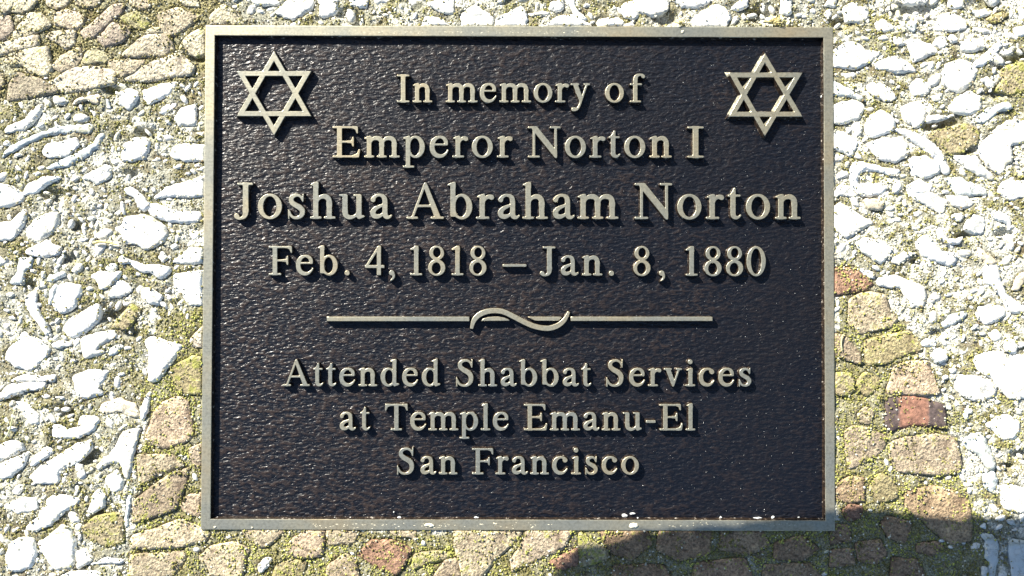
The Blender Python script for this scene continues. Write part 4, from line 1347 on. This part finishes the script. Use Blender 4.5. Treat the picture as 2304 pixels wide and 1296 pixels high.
def zone(x, y):
    """1 = brick and moss zone, 0 = shell zone (plane metres, arrays)"""
    wob = 0.006 * vnoise(x, y, 0.02, 71)
    px = 1163 + (x + wob) / 0.000268
    py = 626 - (y + wob) / 0.000268
    a = (py < 225 - 0.12 * px + 0 * px) & (px < 470)
    b_ = (px > 290 + 0.08 * (1300 - py)) & (px < 470) & (py > 700)
    c = (px > 400) & (py > 1185) & (px < 2140)
    d = (px > 1870) & (py > 600) & (px < 1960 + (py - 600) * 0.42)
    return (a | b_ | c | d).astype(float)


rnd = random.Random(5)
big_stone = (occ == 1) | (occ == 2)
fv, ff = [], []
made = 0
stone_v, stone_f = [], []
tries = 0
while made < 2500 and tries < 30000:
    tries += 1
    x, y = rnd.uniform(-EX + .01, EX - .01), rnd.uniform(-EY + .01, EY - .01)
    vis = abs(x) < 0.315 and abs(y + 0.012) < 0.178
    r = (rnd.uniform(0.8, 1.9) if rnd.random() < 0.7 else rnd.uniform(1.9, 3.8)) * MM if vis else rnd.uniform(2.5, 8) * MM
    q = blob(x, y, r, rnd)
    I, J = cell(x, y)
    k = int(r * 1.15 / CELL)
    if occ[max(J - k, 0):J + k + 1, max(I - k, 0):I + k + 1].any(): continue
    z_ = float(zone(np.array(x), np.array(y)))
    if z_ and rnd.random() < 0.93: continue
    X_, Y_, z, df, qb, n = stone_geo(q, 'w', 5000 + tries, step=max(r / 2.2, 0.7 * MM))
    z = z - rnd.uniform(0.1, 0.6) * MM
    b0 = len(fv)
    fv += [(float(a), float(b_), float(c)) for a, b_, c in zip(X_, Y_, z)]
    for t in df:
        a, b_, c = [Vector(fv[b0 + i]) for i in t[:3]]
        tt = list(t) if (b_ - a).cross(c - a).z > 0 else list(t)[::-1]
        ff.append([b0 + i for i in tt])
    lo = len(fv)
    fv += [(float(X_[i]), float(Y_[i]), Z0 - 2 * MM) for i in range(n)]
    for i in range(n):
        ff.append([b0 + (i + 1) % n, b0 + i, lo + i, lo + (i + 1) % n])
    kk = int(r / CELL)
    occ[max(J - kk, 0):J + kk + 1, max(I - kk, 0):I + kk + 1] = 1
    top[max(J - kk, 0):J + kk + 1, max(I - kk, 0):I + kk + 1] = Z0
    made += 1
o = link('shell_grit', mesh('shell_grit', fv, ff), M_SHELL)
o.color = (0.72, 0.71, 0.66, 0.8)
tag(o, 'small broken white shell bits scattered through the mortar', 'shell grit', None, 'stuff')


# ------------------------------------------------------------------ mortar sheet
under = big_stone.copy()
ring = ((occ == 1) | (occ == 2)).astype(float)
for _ in range(3):
    ring = (np.roll(ring, 1, 0) + np.roll(ring, -1, 0) + ring) / 3
    ring = (np.roll(ring, 1, 1) + np.roll(ring, -1, 1) + ring) / 3
ring = 4 * ring * (1 - ring)


def ring_at(x, y):
    I = np.clip(((x + EX) / CELL).astype(int), 0, NXc - 1); J = np.clip(((y + EY) / CELL).astype(int), 0, NYc - 1)
    return ring[J, I]


def mortar_h(x, y):
    h = base_h(x, y) + 0.35 * MM * vnoise(x, y, 2.6 * MM, 23)
    for px, py, r in PITS:
        a, b_ = at(px, py, Z0)
        rr = r * 0.000268
        d2 = ((x - a) / (rr * 1.35)) ** 2 + ((y - b_) / (rr * 0.75)) ** 2
        h = h - 3.2 * MM * np.exp(-d2 ** 2)
    zz = zone(x, y)
    h = h - 0.15 * MM * zz
    h = h - 1.0 * MM * ring_at(x, y) * np.clip(0.5 + 1.2 * vnoise(x, y, 9 * MM, 25), 0, 1) * (1 - 0.55 * zz)
    I = np.clip(((x + EX) / CELL).astype(int), 0, NXc - 1); J = np.clip(((y + EY) / CELL).astype(int), 0, NYc - 1)
    h = np.where(under[J, I], Z0 - 2.2 * MM, h)
    return h


SAND = np.array([0.27, 0.25, 0.17]); GREY = np.array([0.36, 0.365, 0.31]); BROWN = np.array([0.14, 0.105, 0.055])
OLIVE = np.array([0.20, 0.18, 0.065]); MOSSC = np.array([0.37, 0.385, 0.10]); PALE = np.array([0.62, 0.61, 0.52])


def moss_amt(x, y):
    n = 0.55 * vnoise(x, y, 18 * MM, 31) + 0.45 * vnoise(x, y, 6 * MM, 32)
    return np.clip(0.36 + 0.75 * n + 0.62 * zone(x, y) + 0.15 * (x > 0.19), 0, 1)


def pale_amt(x, y):
    n = 0.6 * vnoise(x, y, 11 * MM, 36) + 0.5 * vnoise(x, y, 3.5 * MM, 37)
    return np.clip((n - 0.12 + 0.30 * (x > 0.19) + 0.12 * (y > 0.15)) * 2.2, 0, 1) * (1 - 0.85 * zone(x, y))


def ground_col(x, y):
    m_ = moss_amt(x, y)[:, None]
    g = np.clip(0.5 + 0.8 * vnoise(x, y, 9 * MM, 33), 0, 1)[:, None]
    c = SAND * (1 - g) + GREY * g
    c = c * (1 - 0.75 * m_) + OLIVE * 0.75 * m_
    br = np.clip(1.6 * vnoise(x, y, 7 * MM, 34) - 0.75, 0, 1)[:, None]
    c = c * (1 - br) + BROWN * br
    pa = (pale_amt(x, y))[:, None]
    return c * (1 - pa) + PALE * pa


def grid_sheet(x0, x1, y0, y1, st):
    xs, ys = np.arange(x0, x1 + st / 2, st), np.arange(y0, y1 + st / 2, st)
    a, b_ = np.meshgrid(xs, ys)
    nx_, ny_ = len(xs), len(ys)
    idx = np.arange(nx_ * ny_).reshape(ny_, nx_)
    f = np.stack([idx[:-1, :-1], idx[:-1, 1:], idx[1:, 1:], idx[1:, :-1]], -1).reshape(-1, 4)
    return a.ravel(), b_.ravel(), f


ax, ay, fq = grid_sheet(-EX, EX, -EY, EY, 1.15 * MM)
az = mortar_h(ax, ay)
inside = (np.abs(ax) < PW / 2 - 2 * MM) & (np.abs(ay) < PH / 2 - 2 * MM)
fq = fq[~inside[fq].all(1)]
near = (np.abs(ax) < PW / 2 + 0.3 * MM) & (np.abs(ay) < PH / 2 + 0.3 * MM)
az = np.where(near, np.minimum(az, -0.9 * MM), az)
edge = np.clip((np.maximum(np.abs(ax) / EX, np.abs(ay) / EY) - 0.93) / 0.07, 0, 1)
az = az - edge * 0.012
# scrap and rebuild the mesh with numpy
me = pave.data
me.vertices.add(len(ax)); me.vertices.foreach_set('co', np.stack([ax, ay, az], 1).ravel())
me.loops.add(fq.size); me.loops.foreach_set('vertex_index', fq.ravel())
me.polygons.add(len(fq)); me.polygons.foreach_set('loop_start', np.arange(0, fq.size, 4)); me.polygons.foreach_set('loop_total', np.full(len(fq), 4))
me.polygons.foreach_set('use_smooth', np.ones(len(fq), bool))
me.update(calc_edges=True); me.validate()
ca = me.color_attributes.new('Col', 'FLOAT_COLOR', 'POINT')
ca.data.foreach_set('color', np.concatenate([ground_col(ax, ay), np.ones((len(ax), 1))], 1).ravel())
me.materials.append(M_MORTAR)


# ------------------------------------------------------------------ grains
def grain_field(name, n, mat, rmin, rmax, colour, accept, flat=0.75, seed=1, lift=0.0):
    r = np.random.default_rng(seed)
    x = r.uniform(-0.33, 0.33, n); y = r.uniform(-0.205, 0.19, n)
    I = ((x + EX) / CELL).astype(int); J = ((y + EY) / CELL).astype(int)
    oc = occ[J, I]; tp = top[J, I]
    p = accept(x, y, oc)
    ok = r.uniform(0, 1, n) < p
    x, y, oc, tp = x[ok], y[ok], oc[ok], tp[ok]
    n = len(x)
    z = np.where(oc == 0, mortar_h(x, y), tp) + lift
    s = r.uniform(rmin, rmax, n)
    octa = np.array([(1, 0, 0), (0, 1, 0), (-1, 0, 0), (0, -1, 0), (0, 0, 1), (0, 0, -1)], float)
    a = r.uniform(0, 6.28, n)
    V_ = octa[None] * s[:, None, None] * r.uniform(0.65, 1.2, (n, 6, 1))
    V_ = V_ + r.normal(0, 0.18, (n, 6, 3)) * s[:, None, None]
    ca_, sa_ = np.cos(a)[:, None], np.sin(a)[:, None]
    vx = V_[..., 0] * ca_ - V_[..., 1] * sa_; vy = V_[..., 0] * sa_ + V_[..., 1] * ca_
    V_ = np.stack([vx + x[:, None], vy + y[:, None], V_[..., 2] * flat + z[:, None]], -1)
    F = np.array([(0, 1, 4), (1, 2, 4), (2, 3, 4), (3, 0, 4), (1, 0, 5), (2, 1, 5), (3, 2, 5), (0, 3, 5)])
    F_ = (F[None] + (np.arange(n) * 6)[:, None, None]).reshape(-1, 3)
    me = bpy.data.meshes.new(name)
    me.vertices.add(n * 6); me.vertices.foreach_set('co', V_.ravel())
    me.loops.add(F_.size); me.loops.foreach_set('vertex_index', F_.ravel().astype(np.int32))
    me.polygons.add(len(F_)); me.polygons.foreach_set('loop_start', np.arange(0, F_.size, 3)); me.polygons.foreach_set('loop_total', np.full(len(F_), 3))
    me.polygons.foreach_set('use_smooth', np.ones(len(F_), bool))
    me.update(calc_edges=True)
    c = colour(x, y, r, n)
    c = np.repeat(np.concatenate([c, np.ones((n, 1))], 1), 6, 0)
    at_ = me.color_attributes.new('Col', 'FLOAT_COLOR', 'POINT'); at_.data.foreach_set('color', c.ravel())
    return link(name, me, mat)


def grit_acc(x, y, oc):
    return np.select([oc == 0, oc == 2, oc == 1], [(0.9 - 0.6 * moss_amt(x, y)) * (1 - 0.3 * ring_at(x, y)), 0.06 + 0.2 * ring_at(x, y), 0.02 + 0.55 * ring_at(x, y) * (vnoise(x, y, 5 * MM, 44) > -0.1)], 0.0)


def grit_col(x, y, r, n):
    k = r.integers(0, 10, n)
    pal = np.array([SAND, SAND * 1.1, GREY * 1.1, PALE, SAND * 0.7, PALE * 1.2, BROWN * 1.3, GREY, OLIVE * 1.2, SAND])
    pa = pale_amt(x, y)[:, None] * 0.8
    return (pal[k] * (1 - pa) + PALE * 1.1 * pa) * r.uniform(0.7, 1.2, (n, 1))


def moss_acc(x, y, oc):
    m_ = moss_amt(x, y)
    on = np.clip(vnoise(x, y, 7 * MM, 41) + 0.15, 0, 1)
    return np.select([oc == 0, oc == 2, oc == 1], [np.clip(m_ * 1.1, 0, 1) * (1 - 0.7 * pale_amt(x, y)), np.clip(0.6 * on + 0.45 * ring_at(x, y), 0, 0.8), 0.12 * ring_at(x, y)], 0.0)


def moss_col(x, y, r, n):
    t = np.clip(0.5 + 0.7 * vnoise(x, y, 8 * MM, 42) + 0.25 * r.normal(0, 1, n), 0, 1)[:, None]
    z_ = zone(x, y)[:, None]
    return (OLIVE * 0.9 * (1 - t) + ((MOSSC * (y[:, None] < 0.05) + np.array([0.42, 0.37, 0.19]) * (y[:, None] >= 0.05)) * z_ + np.array([0.31, 0.31, 0.11]) * (1 - z_)) * t) * r.uniform(0.75, 1.2, (n, 1))


g1 = grain_field('mortar_grit', 125000, M_GRIT, 0.35 * MM, 0.95 * MM, grit_col, grit_acc, 0.8, 1, 0.05 * MM)
tag(g1, 'coarse sand grains standing out of the mortar', 'sand', None, 'stuff')
g2 = grain_field('moss', 130000, M_MOSS, 0.35 * MM, 0.9 * MM, moss_col, moss_acc, 0.95, 2, 0.15 * MM)
tag(g2, 'yellow green moss cushions growing in the joints', 'moss', None, 'stuff')


# dust specks on the dark panel, denser to the right and low down
def dust(n=900):
    r = np.random.default_rng(9)
    v, f = [], []
    for _ in range(n):
        x = (r.power(1.5) * 2 - 1) * (hx - 2 * MM); y = r.uniform(-1, 1) * (hy - 2 * MM)
        s = r.uniform(0.08, 0.17) * MM * (1.6 if r.random() < 0.08 else 1)
        b0 = len(v)
        for d in ((1, 0, 0), (0, 1, 0), (-1, 0, 0), (0, -1, 0), (0, 0, 1)):
            v.append((x + d[0] * s * r.uniform(.7, 1.3), y + d[1] * s * r.uniform(.7, 1.3), -DEPTH + 0.12 * MM + d[2] * s))
        f += [(b0, b0 + 1, b0 + 4), (b0 + 1, b0 + 2, b0 + 4), (b0 + 2, b0 + 3, b0 + 4), (b0 + 3, b0, b0 + 4)]
    return mesh('dust', v, f, False)


o = link('dust', dust(), M_CRUMB)
tag(o, 'tiny pale dust specks on the dark plaque panel', 'dust', None, 'stuff')


# white crumbs along the lower edge of the panel
def lump(name, px, py, z, rx, ry, rz, mat, seed, n=3):
    bm = bmesh.new()
    rr = random.Random(seed)
    for k in range(n):
        m_ = Matrix.Translation((rr.uniform(-1, 1) * rx * 0.5, rr.uniform(-1, 1) * ry * 0.4, rz * 0.4)) @ Matrix.Diagonal((rx * rr.uniform(.5, .9), ry * rr.uniform(.5, .9), rz, 1))
        bmesh.ops.create_icosphere(bm, subdivisions=2, radius=1, matrix=m_)
    for v_ in bm.verts:
        v_.co += Vector((rr.uniform(-1, 1), rr.uniform(-1, 1), rr.uniform(-1, 1))) * min(rx, ry) * 0.16
    me = bpy.data.meshes.new(name); bm.to_mesh(me); bm.free()
    me.polygons.foreach_set('use_smooth', [True] * len(me.polygons))
    o = link(name, me, mat)
    x, y = at(px, py, z)
    o.location = (x, y, z)
    return o


ZP = -DEPTH + 0.05 * MM
CR_ = [(489, 1165, .8, .8, 'white crumb in the lower left corner of the dark panel'),
       (754, 1165, .6, .6, 'tiny pale crumb left of the crumb under the word at, on panel edge'),
       (787, 1166, 1.1, .9, 'white crumb on the panel edge straight under the word at'),
       (900, 1164, 1.5, 1.0, 'white crumb on the panel edge under the start of San'),
       (1073, 1164, 1.3, .9, 'white crumb on the panel edge under the start of Francisco'),
       (1404, 1161, 1.8, 1.3, 'largest ragged white crumb cluster on the panel edge under the end of Francisco'),
       (1424, 1156, 1.6, .8, 'pale crumb touching the right side of the largest cluster'),
       (1435, 1165, .6, .6, 'small round white crumb just right of the largest cluster'),
       (1622, 1164, .7, .6, 'lone small white crumb between the largest cluster and the right corner'),
       (1706, 1165, 2.4, .45, 'flat pale smear of crumbs near the right end of the panel edge'),
       (1738, 1164, 1.3, 1.1, 'bright white crumb at the right end of the flat smear'),
       (1797, 1164, .7, .5, 'small white crumb between the flat smear and the lower right corner'),
       (1856, 1166, 1.0, 1.4, 'slanted white chip in the lower right corner of the dark panel'),
       (1848, 218, .5, .9, 'small white fleck low on the right inner wall beside the right star'),
       (887, 1152, .5, .5, 'tiny pale crumb just above the crumb under San')]
for i, (px, py, a, b_, lb) in enumerate(CR_):
    o = lump('crumb', px, py, ZP + 0.2 * MM, a * MM, b_ * MM, 0.7 * MM, M_CRUMB, i, 3 if a < 2 else 6)
    tag(o, lb, 'crumb', 'white crumbs caught on the plaque panel')
for i, (px, py, a, b_, lb) in enumerate([(966, 1182, 3.4, 1.7, 'cream lime blob on the lower rim under the word San'),
                                         (1424, 1182, 4.0, 2.2, 'larger cream lime blob on the lower rim under the end of Francisco'),
                                         (1536, 71, 1.0, 1.4, 'small cream fleck on the upper rim left of the right star'),
                                         (484, 1186, .9, .8, 'tiny cream fleck on the lower rim near the left corner'),
                                         (568, 1187, .7, .7, 'tiny cream fleck on the lower rim below the left star')]):
    o = lump('lime_blob', px, py, 0.0, a * 0.8 * MM, b_ * 0.75 * MM, 0.35 * MM, M_CRUST, 40 + i, 5)
    tag(o, lb, 'lime deposit', 'cream lime deposits on the rim')


def crust():
    r = np.random.default_rng(14)
    v, f = [], []

    def fleck(px, py, sx, sy):
        x, y = at(px, py, 0)
        b0 = len(v)
        n = 7
        a0 = r.uniform(0, 6)
        for k in range(n):
            a = a0 + k / n * 6.283
            v.append((x + math.cos(a) * sx * r.uniform(.5, 1.2) * MM, y + math.sin(a) * sy * r.uniform(.5, 1.2) * MM, -0.02 * MM))
        v.append((x, y, 0.16 * MM))
        for k in range(n): f.append((b0 + k, b0 + (k + 1) % n, b0 + n))
    for _ in range(150):
        px = r.uniform(630, 1400)
        fleck(px, 76 - abs(r.normal(0, 3.2)), r.uniform(0.15, 0.7), r.uniform(0.1, 0.28))
    for _ in range(120):
        px = r.choice([r.uniform(700, 900), r.uniform(900, 1250), r.uniform(1480, 1800)])
        fleck(px, 1182 + r.normal(0, 3.0), r.uniform(0.2, 1.1), r.uniform(0.1, 0.26))
    return mesh('lime_crust', v, f)


o = link('lime_crust', crust(), M_CRUST)
tag(o, 'thin cream lime flecks dried on the upper and lower rim', 'lime crust', None, 'stuff')


# ------------------------------------------------------------------ straws and blades
def tube(name, pts, mat, seg=6):
    """pts: (x,y,z,r)"""
    v, f = [], []
    for i, (x, y, z, r) in enumerate(pts):
        a, b_ = Vector(pts[max(i - 1, 0)][:3]), Vector(pts[min(i + 1, len(pts) - 1)][:3])
        t = (b_ - a).normalized()
        u = t.cross(Vector((0, 0, 1)))
        if u.length < 0.05: u = t.cross(Vector((1, 0, 0)))
        u.normalize()
        w_ = t.cross(u)
        for k in range(seg):
            an = k / seg * 6.283
            p = Vector((x, y, z)) + (u * math.cos(an) + w_ * math.sin(an)) * r
            v.append(tuple(p))
    for i in range(len(pts) - 1):
        for k in range(seg):
            f.append((i * seg + k, i * seg + (k + 1) % seg, (i + 1) * seg + (k + 1) % seg, (i + 1) * seg + k))
    f.append(tuple(range(seg))[::-1]); f.append(tuple((len(pts) - 1) * seg + k for k in range(seg)))
    return v, f


def blade(name, px, zs, rs, mat):
    k = len(px)
    P_ = smooth_path([(*at(a, b_, Z0 + z * MM), Z0 + z * MM) for (a, b_), z in zip(px, zs)], 4)
    rr = np.interp(np.linspace(0, 1, len(P_)), np.linspace(0, 1, len(rs)), rs)
    v, f = tube(name, [(*p, float(r) * MM) for p, r in zip(P_, rr)], mat)
    return link(name, mesh(name, v, f), mat)


o = blade('straw', [(210, 547), (222, 544), (240, 545), (256, 549), (264, 551)], [2.2, 2.6, 2.6, 2.2, 1.8], [0.9, 0.8, 0.6, 0.45, 0.3], M_STRAW)
tag(o, 'short yellow straw lying left of the plaque on mossy mortar', 'straw')
o = blade('dry_grass', [(1896, 790), (1893, 775), (1895, 757), (1900, 751)], [1.5, 2.0, 2.2, 1.5], [0.25, 0.4, 0.4, 0.2], M_GRASS)
tag(o, 'thin pale curved grass blade on the stones right of the plaque', 'grass')
o = blade('dry_grass', [(8, 990), (20, 972), (27, 945), (32, 920)], [1.2, 2.0, 2.4, 1.6], [0.3, 0.45, 0.4, 0.2], M_GRASS)
tag(o, 'greenish grass blade among shells at the far left edge', 'grass')
for j, (cx, cy, nb, lb) in enumerate([(1737, 50, 16, 'dry tuft of pale grass above the rim near the right star'), (1530, 52, 10, 'small dry grass tuft above the middle right of the rim')]):
    r = random.Random(60 + j)
    V_, F_ = [], []
    for k in range(nb):
        a = r.uniform(-0.1, 3.3)
        l_ = r.uniform(10, 26) if j == 0 else r.uniform(8, 16)
        pp = []
        for t in (0, 0.35, 0.7, 1.0):
            x, y = at(cx + math.cos(a) * l_ * t + r.uniform(-1, 1), cy - math.sin(a) * l_ * t * 0.8 + 4, Z0)
            pp.append((x, y, Z0 + (0.5 + 2.6 * math.sin(t * 2.6)) * MM, (0.42 - 0.25 * t) * MM))
        v, f = tube('t', pp, None, 5)
        b0 = len(V_)
        V_ += v; F_ += [tuple(b0 + i for i in q) for q in f]
    o = link('grass_tuft', mesh('grass_tuft', V_, F_), M_STRAW)
    tag(o, lb, 'grass tuft')

# ------------------------------------------------------------------ wider ground (outside the picture)
ax, ay, fq = grid_sheet(-6, 6, -6, 6, 0.12)
az = -0.014 - 0.05 * np.clip(np.hypot(ax, ay) - 1.0, 0, 1) * (0.5 + 0.5 * vnoise(ax, ay, 0.9, 51))
o = link('ground', mesh('ground', np.stack([ax, ay, az], 1), [tuple(map(int, q)) for q in fq]), M_EARTH)
tag(o, 'bare earth around the mosaic', None, None, 'structure')

# limb and trunk beyond the upper edge, added to cast the lower right shadow
ZL = 0.26
off = Vector((SUN_DIR.x, SUN_DIR.y)) / SUN_DIR.z * ZL
shadow_tree = empty('shadow_tree', (1.35, 0.62, -0.03))
tag(shadow_tree, 'unseen trunk with one low thick limb, added to cast the lower right shadow', 'shadow_tree')


def tree_part(name, pts, mat, seg=20, rough=0.05):
    P_ = smooth_path([(p[0], p[1], p[2]) for p in pts], 8)
    rr = np.interp(np.linspace(0, 1, len(P_)), np.linspace(0, 1, len(pts)), [p[3] for p in pts])
    v, f = tube(name, [(*p, float(r)) for p, r in zip(P_, rr)], mat, seg)
    v = [tuple(Vector(p) + Vector((random.uniform(-1, 1), random.uniform(-1, 1), random.uniform(-1, 1))) * 0.0016) for p in v]
    v = [(x - 1.35, y - 0.62, z + 0.03) for x, y, z in v]
    return link(name, mesh(name, v, f), mat, shadow_tree)


tree_part('trunk', [(1.35, 0.62, -0.05, 0.19), (1.36, 0.62, 0.3, 0.15), (1.34, 0.64, 1.2, 0.13), (1.38, 0.66, 2.4, 0.10), (1.33, 0.7, 3.4, 0.05)], M_BARK, 24)
Lb = [(0.026, -0.250, .010), (0.042, -0.236, .022), (0.056, -0.222, .027), (0.075, -0.219, .0335), (0.12, -0.2080, .0325), (0.192, -0.2040, .034), (0.243, -0.2000, .0365), (0.285, -0.2030, .0345), (0.34, -0.2040, .036), (0.6, -0.20, .042)]
pts = [(x + off.x, y + off.y, ZL, r) for x, y, r in Lb] + [(0.6, 0.5, 0.36, .052), (1.0, 0.58, 0.44, .062), (1.33, 0.62, 0.55, .075)]
tree_part('limb', pts, M_BARK, 24)
tree_part('limb', [(1.35, 0.65, 1.6, .07), (1.7, 0.9, 2.1, .05), (2.1, 1.1, 2.6, .03)], M_BARK, 14)
tree_part('limb', [(1.35, 0.66, 2.0, .06), (1.2, 1.1, 2.6, .04), (1.1, 1.5, 3.1, .02)], M_BARK, 14)
lv, lf = [], []
r = np.random.default_rng(77)
for (cx, cy, cz, R_) in [(2.1, 1.2, 2.9, .6), (1.1, 1.6, 3.3, .6), (1.4, 0.9, 3.7, .7), (1.9, .8, 3.5, .5)]:
    for _ in range(900):
        d = r.normal(0, 1, 3); d /= np.linalg.norm(d); p = np.array([cx, cy, cz]) + d * R_ * r.uniform(.4, 1.1)
        a, b_ = r.normal(0, 1, 3) * .035, r.normal(0, 1, 3) * .02
        k = len(lv)
        lv += [tuple(p - a), tuple(p + b_), tuple(p + a), tuple(p - b_)]
        lf.append((k, k + 1, k + 2, k + 3))
lv = [(x - 1.35, y - 0.62, z + 0.03) for x, y, z in lv]
o = link('crown', mesh('crown', lv, lf, False), M_LEAF, shadow_tree)
